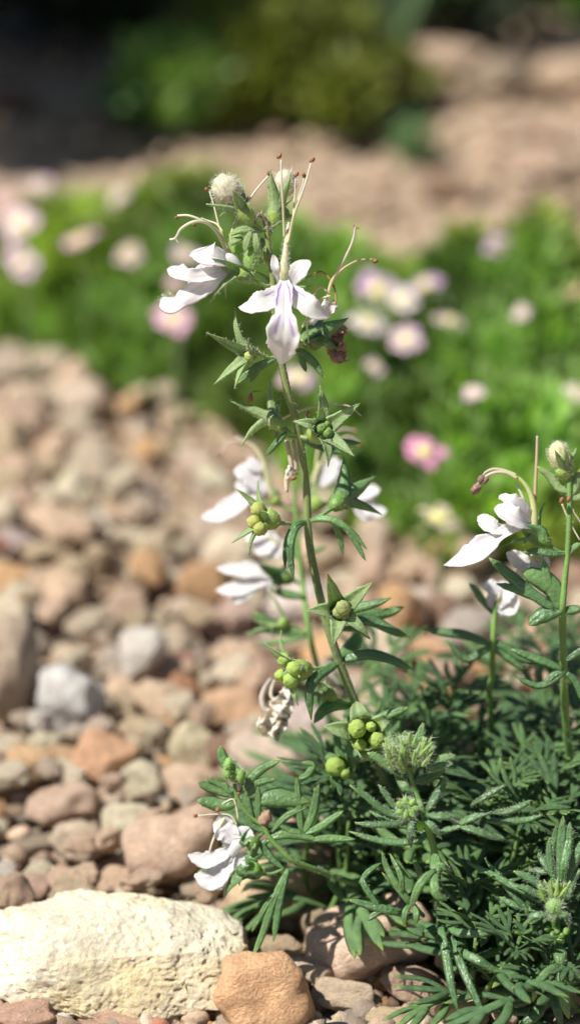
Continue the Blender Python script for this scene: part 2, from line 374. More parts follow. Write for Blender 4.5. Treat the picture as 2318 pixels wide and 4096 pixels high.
# (x, y, w, h in 1456-wide photo units, colour, label)
MARK = [
 (665, 2500, 245, 215, (.72, .44, .25), 'orange stone with pale flecks touching the right end of the big cream rock', 11),
 (705, 2225, 265, 215, (.72, .56, .36), 'cream peach stone behind the hanging leaf tips of the low side branch', 7),
 (925, 2365, 310, 215, (.66, .49, .37), 'rosy brown stone in dappled shade under the leafy bush', 3),
 (795, 2395, 70, 62, CREAM, 'small cream stone touching the shaded rosy brown stone', None),
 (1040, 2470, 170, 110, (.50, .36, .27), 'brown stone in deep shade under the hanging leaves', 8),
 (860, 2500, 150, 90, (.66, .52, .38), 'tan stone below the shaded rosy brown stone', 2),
 (700, 2400, 150, 100, TAN, 'small tan stone wedged between the peach stone and the orange stone', None),
 (45, 2560, 190, 100, (.58, .37, .27), 'reddish stone cut by the bottom left corner', None),
 (290, 2565, 190, 70, (.68, .45, .32), 'salmon stone poking up below the big cream rock', None),
 (980, 2560, 120, 60, (.66, .52, .33), 'pale tan stone at the bottom beside the dry twigs', None),
 (1160, 2545, 130, 100, (.66, .52, .33), 'sandy yellow stone under the hanging leaves at the bottom', None),
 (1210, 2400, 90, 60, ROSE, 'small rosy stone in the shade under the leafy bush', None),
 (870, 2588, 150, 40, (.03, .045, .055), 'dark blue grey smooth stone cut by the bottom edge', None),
 (430, 2150, 225, 205, ROSE, 'large rosy stone left of the low white flower', 5),
 (360, 1960, 125, 120, YELL, 'pale yellow chalk lump above its lumpy twin', 8),
 (318, 2062, 125, 100, YELL, 'pale yellow lumpy chalk stone left of the large rosy stone', 2),
 (262, 1915, 168, 150, (.70, .42, .26), 'round orange stone under the white quartz stone', 12),
 (482, 1878, 115, 145, (.78, .68, .46), 'egg shaped cream stone lit on its left side', 1),
 (560, 1900, 90, 110, BROWN, 'brown stone tucked behind the egg shaped cream stone', None),  # brown piece paints the egg stone's shaded right side
 (182, 1770, 160, 200, (.86, .83, .79), 'bright white quartz stone with a pointed foot', 6),
 (78, 1927, 120, 118, (.68, .46, .26), 'round golden orange stone near the left edge', 10),
 (160, 1925, 110, 90, (.52, .36, .22), 'small tan stone touching the round golden orange stone', None),
 (155, 2025, 175, 110, (.58, .42, .32), 'flat tan rose stone below the round golden orange stone', None),
 (205, 2110, 155, 120, (.62, .50, .38), 'peach grey stone left of the large rosy stone', None),
 (12, 1700, 165, 290, (.42, .33, .25), 'big grey brown stone cut by the left edge', 9),
 (398, 1768, 135, 120, (.72, .54, .38), 'peach block stone right of the white quartz stone', 4),
 (455, 1730, 80, 95, (.56, .30, .18), 'rusty orange stone behind the peach block stone', None),
 (372, 1850, 150, 95, TAN, 'dull tan stone between the orange and the egg shaped stones', None),
 (590, 1785, 165, 120, (.66, .43, .27), 'orange tan stone below the withered white flower', None),
 (577, 1700, 130, 100, CREAM, 'cream stone just above the orange tan stone', None),
 (600, 1648, 125, 85, PEACH, 'light peach stone left of the lower green seed pods', None),
 (470, 1970, 150, 105, PEACH, 'peach stone below the egg shaped cream stone', None),
 (704, 1905, 250, 150, (.58, .47, .37), 'broad beige slab stone behind the low bud sprig', 5),
 (610, 1850, 90, 80, GREY, 'grey stone left of the broad beige slab', None),
 (800, 1800, 150, 110, (.60, .50, .46), 'pinkish grey stone behind the hanging seed pod leaf', None),
 (14, 2192, 55, 60, WHITE, 'little white stone at the left edge above the cream rock', None),
 (55, 2130, 200, 50, (.40, .32, .24), 'long grey brown splinter stone near the left edge', 13),
 (300, 2215, 120, 70, PEACH, 'peach chip just above the middle of the big cream rock', None),
 (60, 2240, 130, 90, (.60, .42, .32), 'rosy stone behind the left end of the big cream rock', None),
 (170, 2220, 120, 90, (.64, .46, .34), 'salmon stone behind the big cream rock', None),
 (520, 2230, 130, 80, (.50, .40, .30), 'tan stone behind the right end of the big cream rock', None),
 (1050, 1520, 120, 100, PINKW, 'pinkish white stone in the gap between the two tall stems', None),
 (1165, 1500, 130, 110, (.70, .62, .46), 'cream stone below the white petal of the right flower', None),
 (1190, 1600, 185, 165, (.40, .34, .29), 'grey brown angular stone behind the bush', 15),
 (1375, 1600, 165, 130, (.68, .44, .30), 'orange peach stone behind the right hand stem', 7),
 (1085, 1640, 160, 110, (.66, .42, .26), 'orange stone behind the top of the bush', None),
 (1010, 1440, 140, 110, (.62, .46, .32), 'tan stone at the foot of the green carpet right of the stem', None),
 (745, 1520, 190, 130, (.68, .58, .52), 'pinkish white stone right behind the bright white flower', None),
 (790, 1400, 150, 110, PEACH, 'peach stone behind the middle of the main stem', None),
 (900, 1520, 110, 90, PEACH, 'light peach stone right of the lower star calyx', None),
]
def S2(x, y): return ((x/1.2133)/D2S, (1300+y/1.2133)/D2S)
for (x, y, w, h, c, lab) in [
 (130, 430, 230, 300, (.70, .54, .40), 'big peach cream boulder at the left edge below the green carpet'), (340, 310, 210, 260, PEACH, 'big peach stone right against the green carpet'),
 (270, 600, 240, 180, (.30, .18, .12), 'dark brown stone below the big peach stone'), (450, 690, 300, 220, (.55, .45, .34), 'broad tan stone below the dark brown stone'),  # dark brown piece paints the shaded side of the boulder
 (860, 450, 200, 140, (.56, .44, .30), 'tan stone at the foot of the green carpet left of the stem'), (740, 600, 200, 130, (.60, .45, .28), 'golden tan stone right of the broad tan stone'),
 (730, 820, 190, 140, (.34, .24, .21), 'mauve brown stone in the middle of the far gravel'), (500, 960, 190, 150, (.70, .66, .56), 'cream white stone left of the mauve brown one'),
 (90, 900, 210, 230, (.66, .46, .35), 'salmon boulder at the left edge in the far gravel'), (60, 1070, 200, 160, (.58, .46, .42), 'pinkish boulder under the salmon boulder'),
 (730, 1070, 170, 140, (.72, .60, .42), 'cream stone below the mauve brown one'), (100, 1340, 190, 180, YELL, 'pale yellow stone near the left edge above the big grey brown stone'),
 (340, 1220, 170, 140, (.72, .60, .42), 'cream stone right of the pale yellow one'), (480, 1140, 120, 170, TAN, 'upright tan stone below the cream white stone'),
 (700, 1200, 170, 140, CREAM, 'cream stone left of the bright white flower'), (950, 1260, 200, 140, PINKW, 'pinkish white stone touching the bright white flower'),
 (450, 1450, 290, 170, (.54, .45, .34), 'broad grey tan stone in the middle of the left gravel'), (680, 1440, 100, 70, (.44, .24, .18), 'small brick red stone in the left gravel'),
 (1090, 1430, 280, 220, (.56, .40, .33), 'big pinkish brown stone below the bright white flower'), (120, 1570, 250, 200, (.36, .29, .24), 'dark grey brown stone above the big one at the left edge'),
 (1110, 1010, 260, 220, (.50, .37, .27), 'big tan brown stone behind the left seed pod'), (350, 1610, 200, 130, CREAM, 'cream stone just above the white quartz stone'),
 (560, 1640, 150, 110, GREY, 'grey stone right of the white quartz stone'), (870, 1650, 150, 110, (.52, .28, .22), 'rusty red stone above the peach block stone'),
 (1120, 1590, 200, 120, PEACH, 'peach stone left of the lower left green leaves'), (850, 1540, 170, 140, (.60, .50, .38), 'pale tan stone above the rusty red stone'),
 (960, 700, 220, 180, (.58, .44, .34), 'tan stone left of the soft white flower')]:
    dx, dy = S2(x, y); MARK.append((dx, dy, w/1.2133/D2S, h/1.2133/D2S, c, lab, None))
LAND = []
for (x, y, w, h, c, lab, vi) in MARK:
    sx, sy = x*D2S, y*D2S; g0 = G(sx, sy, 0); dep = (g0-CAM).dot(F); s = dep/FOC*KK*D2S
    rx = w/2*s*1.06; hh = h/2*s*1.06; ry = min(max(rx*.85, hh*.7), hh*1.15)
    rz2 = hh*hh-(ry*math.sin(PITCH+.03))**2; rz = math.sqrt(max(rz2, (hh*.45)**2))/math.cos(PITCH)
    rz = min(rz, hh*1.15); zc = rz*.70; g = G(sx, sy, zc)
    big = w*h > 9000
    me = VAR[(vi if vi is not None else len(LAND)*5+3) % len(VAR)]
    kk = random.uniform(1.15, 1.35); kk = min(kk, .86/max(c)); cc = tuple(k*kk for k in c)
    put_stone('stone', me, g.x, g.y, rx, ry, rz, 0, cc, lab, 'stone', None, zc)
    LAND.append((g.x, g.y, lab))
# the big cream rock in front
def build_rock():
    v, f = ICO[7]; v = v/np.linalg.norm(v, axis=1)[:, None]
    e = 3.5; r = (np.abs(v/np.array([1, 1, 1]))**e).sum(1)**(-1/e); p = v*r[:, None]
    pl = [((1, .0, .75), 1.22), ((-.9, -.5, .3), 1.12), ((.55, -.6, -.9), 1.02), ((-.5, -.6, -1), 1.1), ((0, -.6, 1), 1.12), ((1, -.8, .1), 1.17), ((-.4, .2, 1), .97), ((.3, -1, .1), .95)]
    for n_, c_ in pl:
        n_ = np.array(n_); n_ = n_/np.linalg.norm(n_); d = p@n_; o = np.maximum(d-c_*.92, 0); p = p-n_[None]*(o*.92)[:, None]
    out = []
    for x in p:
        q = Vector(x); k_ = Vector((q.x, q.y*.5, q.z*.45)); a = noise.noise(k_*2.2)*.12+noise.noise(k_*5.5)*.045+noise.noise(k_*13)*.026+noise.noise(k_*30)*.02
        c = noise.noise(k_*21+Vector((7, 7, 7))); a -= max(0, c-.28)*.13
        q = q*(1+a); q.y += q.z*.38; out.append(q)
    me = bpy.data.meshes.new('cream_rock'); s = Vector((.258, .125, .090))
    me.from_pydata([(q.x*s.x, q.y*s.y, q.z*s.z) for q in out], [], f); me.polygons.foreach_set('use_smooth', [True]*len(f)); me.materials.append(M['rock'])
    o = bpy.data.objects.new('cream_rock', me); col.objects.link(o); g = G(468, 3846, .082); o.location = (g.x, g.y, .082)
    o.rotation_euler = (.05, .09, -.04); o.color = (.70, .645, .505, 1)
    tag(o, 'big pitted cream rock filling the bottom left of the gravel', 'rock')
    for k in (-.16, 0, .16): PLACED.append((g.x+k, g.y, .13))
    LAND.append((g.x, g.y, 'big cream rock'))
build_rock()

# green carpet outline on the ground (used by the filler stones too)
def gp(x, y, h=0): g = G(x*D2S, y*D2S, h); return (g.x, g.y)
CARPET = [gp(-60, 900), gp(60, 905), gp(200, 945), gp(320, 1010), gp(400, 1030), gp(520, 1060), gp(600, 1170), gp(700, 1230), gp(860, 1330), gp(960, 1385), gp(1100, 1440), gp(1300, 1430), gp(1540, 1440),
          gp(1560, 555, .33), gp(1300, 560, .33), gp(1190, 580, .33), gp(1050, 555, .33), gp(850, 520, .33), gp(700, 495, .33), gp(500, 480, .33), gp(300, 475, .33), gp(-60, 490, .33)]
def inside(x, y, poly):
    c = False; n = len(poly)
    for i in range(n):
        x1, y1 = poly[i]; x2, y2 = poly[(i+1) % n]
        if (y1 > y) != (y2 > y) and x < (x2-x1)*(y-y1)/(y2-y1)+x1: c = not c
    return c
def edge_dist(x, y, poly):
    b = 9
    for i in range(len(poly)):
        (x1, y1), (x2, y2) = poly[i], poly[(i+1) % len(poly)]
        t = max(0, min(1, ((x-x1)*(x2-x1)+(y-y1)*(y2-y1))/((x2-x1)**2+(y2-y1)**2+1e-9)))
        b = min(b, math.hypot(x-x1-t*(x2-x1), y-y1-t*(y2-y1)))
    return b
PAL = [(CREAM, 'cream', 3), (PEACH, 'peach', 4), (TAN, 'tan', 3), (ORANGE, 'orange', 2), (ROSE, 'rosy', 2), (GREY, 'grey', 1), (BROWN, 'brown', 1), (WHITE, 'whitish', .6), (RED, 'rusty red', .3), (YELL, 'pale yellow', 1), ((.66, .53, .41), 'beige', 4)]
def pick(): return random.choices(PAL, weights=[p[2] for p in PAL])[0]
def short(l):
    return l.split(' with ')[0].split(' touching')[0].split(' in ')[0] if len(l.split()) > 6 else l
SEEN = {}
def describe(x, y, r, cname, shape, noun='pebble'):
    size = 'tiny' if r < .042 else 'small' if r < .055 else 'middling' if r < .07 else 'large'
    cand = sorted(LAND, key=lambda l: (l[0]-x)**2+(l[1]-y)**2)[:5]
    for (lx, ly, lab) in cand:
        base = ' '.join(lab.split()[:4])
        for stop in (' with', ' behind', ' left', ' right', ' below', ' under', ' just', ' near', ' at', ' above', ' cut', ' touching', ' in', ' lit', ' poking', ' wedged', ' tucked', ' between', ' against', ' beside'):
            if stop+' ' in lab+' ':
                lab2 = lab[:(lab+' ').index(stop+' ')]
                if len(lab2) < len(base) or len(base.split()) < 2: base = lab2
        dx, dy = x-lx, y-ly; a = math.degrees(math.atan2(dy, dx)) % 360
        w = ['right of', 'behind and right of', 'behind', 'behind and left of', 'left of', 'in front and left of', 'in front of', 'in front and right of'][int((a+22.5)//45) % 8]
        s = f'{size} {shape} {cname} {noun} {w} the {base}'
        if s not in SEEN: SEEN[s] = 1; return s
    i = cand[0]; return f'{size} {shape} {cname} {noun} out of focus in the far left gravel'
SHAPES = [((1, .8, .75), 'rounded'), ((1.2, .75, .6), 'oblong'), ((.95, .9, .9), 'blocky'), ((1.1, .9, .5), 'flat'), ((.8, .8, 1.0), 'upright')]
def in_view(x, y, m=40):
    d = Vector((x, y, .05))-CAM; z = d.dot(F); sx = d.dot(R)/z*FOC/KK+1159; sy = 2048-d.dot(U)/z*FOC/KK
    return -m*D2S < sx < 2318+m*D2S and sy < 4096+m*D2S and sy > 0, sx/D2S, sy/D2S
cnt = 0
for tries in range(26000):
    if cnt >= 190: break
    sx, sy = random.uniform(-30, 1480), random.uniform(930, 2600); g = G(sx*D2S, sy*D2S, 0)
    if inside(g.x, g.y, CARPET) and edge_dist(g.x, g.y, CARPET) > .08: continue
    if sx > 1000 and sy > 1900 and random.random() < .6: continue
    r = (random.choice([.052, .062, .074, .088]) if sy < 1750 else random.choice([.038, .045, .05, .058, .066])) if tries < 9000 else random.choice([.040, .046, .052])
    if any((g.x-a)**2+(g.y-b)**2 < ((r+q)*.74)**2 for a, b, q in PLACED): continue
    (c, cn, _), (sh, sn) = pick(), random.choice(SHAPES)
    kk = random.uniform(1.0, 1.4); kk = min(kk, .86/max(c)); cc = tuple(k*kk for k in c); lay = r*sh[2]*.7
    lab = describe(g.x, g.y, r, cn, sn)
    put_stone('pebble', random.choice(VAR), g.x, g.y, r*sh[0], r*sh[1], r*sh[2], random.uniform(0, 6.28), cc, lab, 'pebble', 'loose pebbles of the gravel bed', lay+random.uniform(.005, .05), random.uniform(-.3, .3))
    cnt += 1
print('pebbles', cnt)
TOPL = []
for tries in range(9000):
    if len(TOPL) >= 62: break
    sx, sy = random.uniform(-30, 1300), random.uniform(960, 2240); g = G(sx*D2S, sy*D2S, .1)
    if sx > 820 and sy > 1750 or inside(g.x, g.y, CARPET): continue
    r = random.choice([.05, .06, .07, .085]) if sy < 1700 else random.choice([.034, .042, .05])
    if any((g.x-a)**2+(g.y-b)**2 < ((r+q)*1.15)**2 for a, b, q in TOPL): continue
    if any((g.x-a)**2+(g.y-b)**2 < (r*.6+q*.75)**2 for a, b, q in PLACED[:len(MARK)+3]): continue
    (c, cn, _), (sh, sn) = pick(), random.choice(SHAPES); kk = random.uniform(1.0, 1.4); kk = min(kk, .86/max(c)); cc = tuple(k*kk for k in c)
    lab = describe(g.x, g.y, r, cn, sn+' raised')
    put_stone('pebble', random.choice(VAR), g.x, g.y, r*sh[0], r*sh[1], r*sh[2]*.95, random.uniform(0, 6.28), cc, lab, 'pebble', 'loose pebbles of the gravel bed', .075+r*.35, random.uniform(-.4, .4)); TOPL.append((g.x, g.y, r))
print('top', len(TOPL))
# fine gravel between the stones: one mesh of small grains
def gravel(name, spots, mat, label):
    vs, fs, cs = [], [], []; base = [stone_pts(2, 500+i, sharp=8)[0] for i in range(10)]; f2 = ICO[2][1]
    F2 = np.array(f2); off = 0
    for (x, y, z, r, c) in spots:
        p = base[random.randrange(10)]*np.array([r*random.uniform(.8, 1.3), r*random.uniform(.7, 1.1), r*random.uniform(.5, .9)])
        a = random.uniform(0, 6.28); ca, sa = math.cos(a), math.sin(a)
        p = np.stack([p[:, 0]*ca-p[:, 1]*sa+x, p[:, 0]*sa+p[:, 1]*ca+y, p[:, 2]+z], 1)
        vs.append(p); fs.append(F2+off); cs.append(np.tile(np.array([*c, 1.0]), (len(p), 1))); off += len(p)
    vs = np.concatenate(vs); fs = np.concatenate(fs); cs = np.concatenate(cs).astype(np.float32)
    fast_mesh(name, vs, fs, cs, mat, label)
def fast_mesh(name, vs, fs, cs, mat, label, kind='stuff', smooth=True, parent=None):
    me = bpy.data.meshes.new(name); me.vertices.add(len(vs)); me.vertices.foreach_set('co', vs.astype(np.float32).ravel())
    k = fs.shape[1]; me.loops.add(len(fs)*k); me.loops.foreach_set('vertex_index', fs.astype(np.int32).ravel())
    me.polygons.add(len(fs)); me.polygons.foreach_set('loop_start', np.arange(0, len(fs)*k, k, dtype=np.int32)); me.polygons.foreach_set('loop_total', np.full(len(fs), k, np.int32))
    me.update(calc_edges=True)
    if smooth: me.polygons.foreach_set('use_smooth', np.ones(len(fs), bool))
    a = me.color_attributes.new('Col', 'FLOAT_COLOR', 'POINT'); a.data.foreach_set('color', cs.ravel().astype(np.float32))
    me.materials.append(M[mat]); o = bpy.data.objects.new(name, me); col.objects.link(o)
    if parent: o.parent = parent
    if kind: o['kind'] = kind
    if label: o['label'] = label
    return o
spots = []
for _ in range(3600):
    sx, sy = random.uniform(-60, 1520), 2640-1750*random.random()**1.1; g = G(sx*D2S, sy*D2S, 0)
    if inside(g.x, g.y, CARPET): continue
    r = random.choice([.012, .018, .024, .03]); c = pick()[0]; k = random.uniform(.35, .8)  # grain colours darkened to paint the shaded gaps between stones
    spots.append((g.x, g.y, r*random.uniform(.0, .6), r, tuple(q*k for q in c)))
for _ in range(500):
    sx, sy = random.uniform(-60, 1520), random.uniform(40, 640); g = G(sx*D2S, sy*D2S, 0)
    r = random.choice([.014, .02, .03, .05]); c = random.choice([TAN, PEACH, (.55, .42, .30), BROWN, (.6, .47, .34)]); k = random.uniform(.7, 1.0)
    spots.append((g.x, g.y, r*.3, r, tuple(q*k for q in c)))
gravel('gravel', spots, 'gravel', 'fine mixed gravel filling the gaps between the stones')

# ------------------------------------------------------------------ ground
def build_ground():
    nx, ny = 150, 220; xs = np.linspace(-6, 6, nx); ys = np.concatenate([np.linspace(2.0, 16, ny)]); vs = []
    for y in ys:
        for x in xs:
            z = noise.noise(Vector((x*1.1, y*1.1, 3)))*.05+noise.noise(Vector((x*5, y*5, 1)))*.022-.012
            if y > 11.2: z += .04*min(1, (y-11.2))*noise.noise(Vector((x*1.5, y*1.5, 8)))*3
            vs.append((x, y, z))
    f = [(j*nx+i, j*nx+i+1, (j+1)*nx+i+1, (j+1)*nx+i) for j in range(ny-1) for i in range(nx-1)]
    me = bpy.data.meshes.new('ground'); me.from_pydata(vs, [], f); me.polygons.foreach_set('use_smooth', [True]*len(f)); me.materials.append(M['soil'])
    o = bpy.data.objects.new('ground', me); col.objects.link(o); o['kind'] = 'structure'; o['label'] = 'sandy brown garden soil under the gravel and plants'
    me = bpy.data.meshes.new('terrain'); me.from_pydata([(-400, -400, -.15), (400, -400, -.15), (400, 900, -.15), (-400, 900, -.15)], [], [(0, 1, 2, 3)]); me.materials.append(M['soil'])
    o = bpy.data.objects.new('terrain', me); col.objects.link(o); o['kind'] = 'structure'
build_ground()

# ------------------------------------------------------------------ leafy masses
def leaf_cloud(n, posfn, L, W, updir=.9, colfn=None):
    """n little bent leaves (4 faces each), posfn(i)->(pos, outward)"""
    vs, fs, cs = [], [], []
    for i in range(n):
        p, o = posfn(i); d = (o+Vector((random.gauss(0, .5), random.gauss(0, .5), random.gauss(0, .35)+updir*.4))).normalized()
        s = d.cross(Vector((random.gauss(0, 1), random.gauss(0, 1), random.gauss(0, 1)))).normalized(); nn = s.cross(d)
        l = L*random.uniform(.6, 1.25); w = W*random.uniform(.7, 1.2); m = p+d*l*.5+nn*l*.1; t = p+d*l
        k = len(vs); vs += [p, m+s*w-nn*w*.3, m, m-s*w-nn*w*.3, t+nn*l*-.05]
        fs += [(k, k+1, k+2), (k, k+2, k+3), (k+1, k+4, k+2), (k+2, k+4, k+3)]
        c = colfn(p) if colfn else (1, 1, 1); c = (*c, 1.0); cs += [c]*5
    return np.array([v[:] for v in vs]), np.array(fs), np.array(cs, np.float32)
def carpet_h(x, y):
    e = edge_dist(x, y, CARPET); q = noise.noise(Vector((x*1.6, y*1.6, 5)))*.5+noise.noise(Vector((x*4.5, y*4.5, 9)))*.5+noise.noise(Vector((x*10, y*10, 4)))*.45
    h = .30+q*.27
    return max(.03, h*min(1, .12+(e/.30)**.8))
pts = []; bx = [c[0] for c in CARPET]; by = [c[1] for c in CARPET]
while len(pts) < 40000:
    x, y = random.uniform(min(bx), max(bx)), random.uniform(min(by), max(by))
    if inside(x, y, CARPET): pts.append((x, y))
def cpos(i):
    x, y = pts[i]; h = carpet_h(x, y); z = h*(1-random.random()**2*.55); return Vector((x, y, z)), Vector((random.gauss(0, .2), -.15, .7))
def ccol(p):
    q = noise.noise(p*2.3)+noise.noise(p*7)*.8; k = max(.35, 1.05+q*.9); y = max(0, noise.noise(p*1.3+Vector((9, 9, 9))))*1.2
    return (k*(1+y*.7), k*(1+y*.1), k*(1-.2*y))
vs, fs, cs = leaf_cloud(len(pts), cpos, .125, .024, colfn=ccol)
fast_mesh('ground_cover', vs, fs, cs, 'cover', 'bright green mat of fine leaves covering the ground behind the gravel')

# daisies standing above the carpet: (x, y, width, tint, label)
FL = [(98, 470, 85, 'pale pink flower at the far back left of the green carpet'), (55, 568, 125, 'large pink flower near the left edge with a bright rim'), (5, 500, 60, 'pink flower cut by the left edge'),
 (58, 665, 105, 'pale pink flower below the large one at the left edge'), (205, 606, 105, 'pink flower right of the pair at the left edge'), (300, 497, 70, 'small dull pink flower at the back of the carpet'),
 (475, 480, 80, 'faint pink flower just left of the hairy bud'), (325, 640, 80, 'faded flower left of the side facing white flower'), (470, 645, 95, 'pale flower with yellow heart behind the side facing white flower'),
 (437, 808, 120, 'pink flower below the side facing white flower'), (440, 715, 60, 'pink flower half hidden behind the white lip'), (752, 955, 125, 'pale flower with yellow heart behind the main stem'),
 (950, 735, 140, 'broad lilac flower at the left of a cluster'), (1010, 755, 90, 'whitish lilac flower in the middle of a cluster'), (1068, 722, 105, 'lilac flower at the right of a cluster'), (925, 815, 115, 'white flower with yellow heart under the lilac cluster'),
 (1020, 857, 98, 'round pink flower lowest of the group right of the stem'), (940, 925, 70, 'small faded flower below the group'), (1255, 625, 100, 'lilac flower alone at the upper right'), (1440, 735, 60, 'orange pink flower at the right edge'),
 (1130, 810, 90, 'faded greenish flower right of the group'), (1065, 1140, 118, 'bright pink flower seen from the side in the middle right'), (1100, 1310, 135, 'cream yellow flower with white rim at the front of the carpet'),
 (1445, 990, 75, 'white flower cut by the right edge'), (1190, 990, 60, 'small brown pink flower on the right'), (1310, 790, 60, 'small whitish bud flower on the right')]
def daisy(x, y, w, lab, i):
    h = .43+.06*random.random(); front = y > 1000
    if front: h = .40 if y < 1200 else .27
    if y < 520: h = .42
    c = G(x*D2S, y*D2S, h); dep = (c-CAM).dot(F); r = w*.5*dep/FOC*KK*D2S*.92; t = thing('pink_flower', (c.x, c.y, 0), lab, 'flower', 'small daisy like flowers scattered over the green carpet')
    ax = (Vector((random.uniform(-.5, .5), -.35+random.uniform(-.35, .35), .9))).normalized(); S = ax.orthogonal().normalized(); B = ax.cross(S)
    mb = MB(); tube(mb, [Vector((c.x, c.y, .0)), Vector((c.x+.01, c.y+.01, h*.5)), c], .006, 5, 8); mb.build('stalk', 'calyx', t)
    pink = {'bri': (1, .66, .85), 'lil': (.9, .82, 1.0), 'whi': (1, 1.15, 1), 'ora': (1, .7, .6), 'cre': (1, 1.2, .75), 'pin': (1.02, .84, .94), 'fad': (.85, .85, .75)}.get(lab[:3], (1, 1, 1))
    if 'broad lilac' in lab: pink = (.9, .82, 1)
    if 'bright pink' in lab: pink = (1.05, .68, .86)
    n = 9; wob = [random.uniform(.75, 1.15) for _ in range(n)]; pm = MB()
    for k in range(n):
        a = 2*math.pi*(k+random.uniform(-.2, .2))/n; d = S*math.cos(a)+B*math.sin(a)
        pm = MB(); ribbon(pm, [c+d*r*.12, c+d*r*.6*wob[k]+ax*r*.16, c+d*r*wob[k]+ax*r*random.uniform(-.1, .3)], r*.34, [(0, .5), (.5, 1), (.85, .9), (1, .3)], up=ax, thick=.001, cup=.2, nu=4, nv=6, cols=lambda u, t_: tuple(pink[q]*(1-.0*t_) if q == 0 else pink[q]*(1.1-.22*t_) for q in range(3)))
        pm.build('petal', 'dpetal', t)
    mb = MB(); blob(mb, c+ax*r*.12, r*.37, ax, .6, .1, 8); mb.build('flower_heart', 'dheart', t)
for i, f_ in enumerate(FL): daisy(*f_, i)

# ------------------------------------------------------------------ garden behind the carpet
def bg(x, y): g = G(x*D2S, y*D2S, 0); return g
for (x, y, w, h, c, lab, vi) in [
 (1120, 150, 190, 90, (.60, .44, .32), 'large tan boulder at the back right beyond the sandy strip', 5), (1265, 200, 200, 120, (.36, .28, .20), 'grey brown boulder between two tan boulders, its shade put into the colour', 15),  # grey brown boulder's darker colour paints its shade
 (1425, 200, 180, 120, (.58, .43, .30), 'tan boulder cut by the upper right edge', 9), (960, 225, 130, 110, (.32, .20, .15), 'dark brown stone left of the large tan boulder', 3),
 (760, 245, 160, 110, (.34, .28, .20), 'dull grey stone at the foot of the yellow green shrub', 7), (1000, 330, 130, 60, (.58, .44, .31), 'low tan stone on the sandy strip', 8),
 (1350, 410, 160, 70, (.58, .42, .31), 'rosy tan stone on the sandy strip at right', 2), (1130, 470, 150, 80, (.36, .24, .16), 'brown clod at the back edge of the green carpet', 1),
 (1260, 560, 150, 60, (.66, .50, .36), 'light peach stone at the back edge of the green carpet', 4), (930, 520, 120, 60, (.66, .50, .36), 'light stone poking up behind the carpet right of the flower stem', 6),
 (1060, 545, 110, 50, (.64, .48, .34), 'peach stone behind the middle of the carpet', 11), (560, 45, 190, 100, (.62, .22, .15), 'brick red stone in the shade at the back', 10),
 (275, 165, 110, 80, (.30, .24, .19), 'brown stone in the deep shade at the back left', 12), (60, 60, 180, 110, (.10, .11, .13), 'dark blue grey stone at the upper left, deep shade put into its colour', 13),  # darkest stones at upper left hold its shade in their colour
 (30, 260, 140, 90, (.20, .13, .09), 'dark brown stone at the left edge, shade put into its colour', 14), (430, 110, 90, 90, (.36, .28, .20), 'tan stone beside the yellow green shrub in shade', 0)]:
    s0 = G(x*D2S, y*D2S, 0); dep = (s0-CAM).dot(F); s = dep/FOC*KK*D2S; rx = w/2*s; rz = h/2*s*.95; c0 = G(x*D2S, y*D2S, rz*.7)
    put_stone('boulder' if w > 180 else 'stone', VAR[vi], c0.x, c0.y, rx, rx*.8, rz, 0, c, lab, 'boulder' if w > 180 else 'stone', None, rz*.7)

def shrub(x, y0, rx, ry, h, n, mat, lab, L, W, stems=9, z0=.02, hue=(1, 1, 1), loc=None, cat='shrub', name='shrub'):
    base = loc if loc else bg(x, y0); t = thing(name, (base.x, base.y, 0), lab, cat)
    mb = MB(); tips = []
    for k in range(stems):
        a = random.uniform(0, 6.28); q = random.uniform(.2, .85); e = base+Vector((math.cos(a)*rx*q, math.sin(a)*ry*q, h*random.uniform(.5, .9)))
        tube(mb, [base+Vector((math.cos(a)*.04, math.sin(a)*.04, -.02)), base.lerp(e, .5)+Vector((0, 0, .12*h)), e], [.03*h, .008*h], 6, 8); tips.append(e)
    mb.build('branch', 'twig', t)
    cl = [(base+Vector((random.gauss(0, rx*.45), random.gauss(0, ry*.45), z0+h*random.uniform(.15, .9))), random.uniform(.18, .34)*min(rx, h)) for _ in range(stems*4)]
    def pf(i):
        c, r = cl[i % len(cl)]; d = Vector((random.gauss(0, 1), random.gauss(0, 1), random.gauss(0, 1))).normalized(); p = c+d*r*random.uniform(.5, 1.1)
        p.z = max(p.z, .03); return p, d
    vs, fs, cs = leaf_cloud(n, pf, L, W, colfn=lambda p: tuple(hue[i]*(1+.5*noise.noise(p*3)) for i in range(3)))
    off = np.array([base.x, base.y, 0]); fast_mesh('foliage', vs-off, fs, cs, mat, None, None, True, t); return t
random.seed(5)
shrub(640, 290, .50, .38, .36, 6000, 'shrubl', 'yellow green shrub in the middle of the background', .13, .03, stems=7, hue=(1.35, 1.2, .9))
shrub(440, 300, .24, .25, .28, 2200, 'cover', 'fresh green tuft at the left foot of the yellow green shrub', .10, .02, hue=(1.1, 1.1, 1))
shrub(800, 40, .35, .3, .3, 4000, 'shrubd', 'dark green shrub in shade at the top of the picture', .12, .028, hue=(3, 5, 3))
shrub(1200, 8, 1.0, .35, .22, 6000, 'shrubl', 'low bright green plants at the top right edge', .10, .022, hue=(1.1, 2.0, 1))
shrub(200, 90, 1.1, .6, .8, 9000, 'shrubd', 'dark shrub added to fill the upper left corner, shade put into its colour', .16, .045)  # added dark mass; corner shade sits in the leaf colour
random.seed(21)
shrub(0, 0, 1.5, 2.2, 2.4, 16000, 'shrubl', 'big unseen shrub added outside the upper left corner to shade the back of the garden', .30, .085, z0=1.3, loc=Vector((-3.15, 12.35, 0)))  # unseen shrub, added only to throw shade on the back
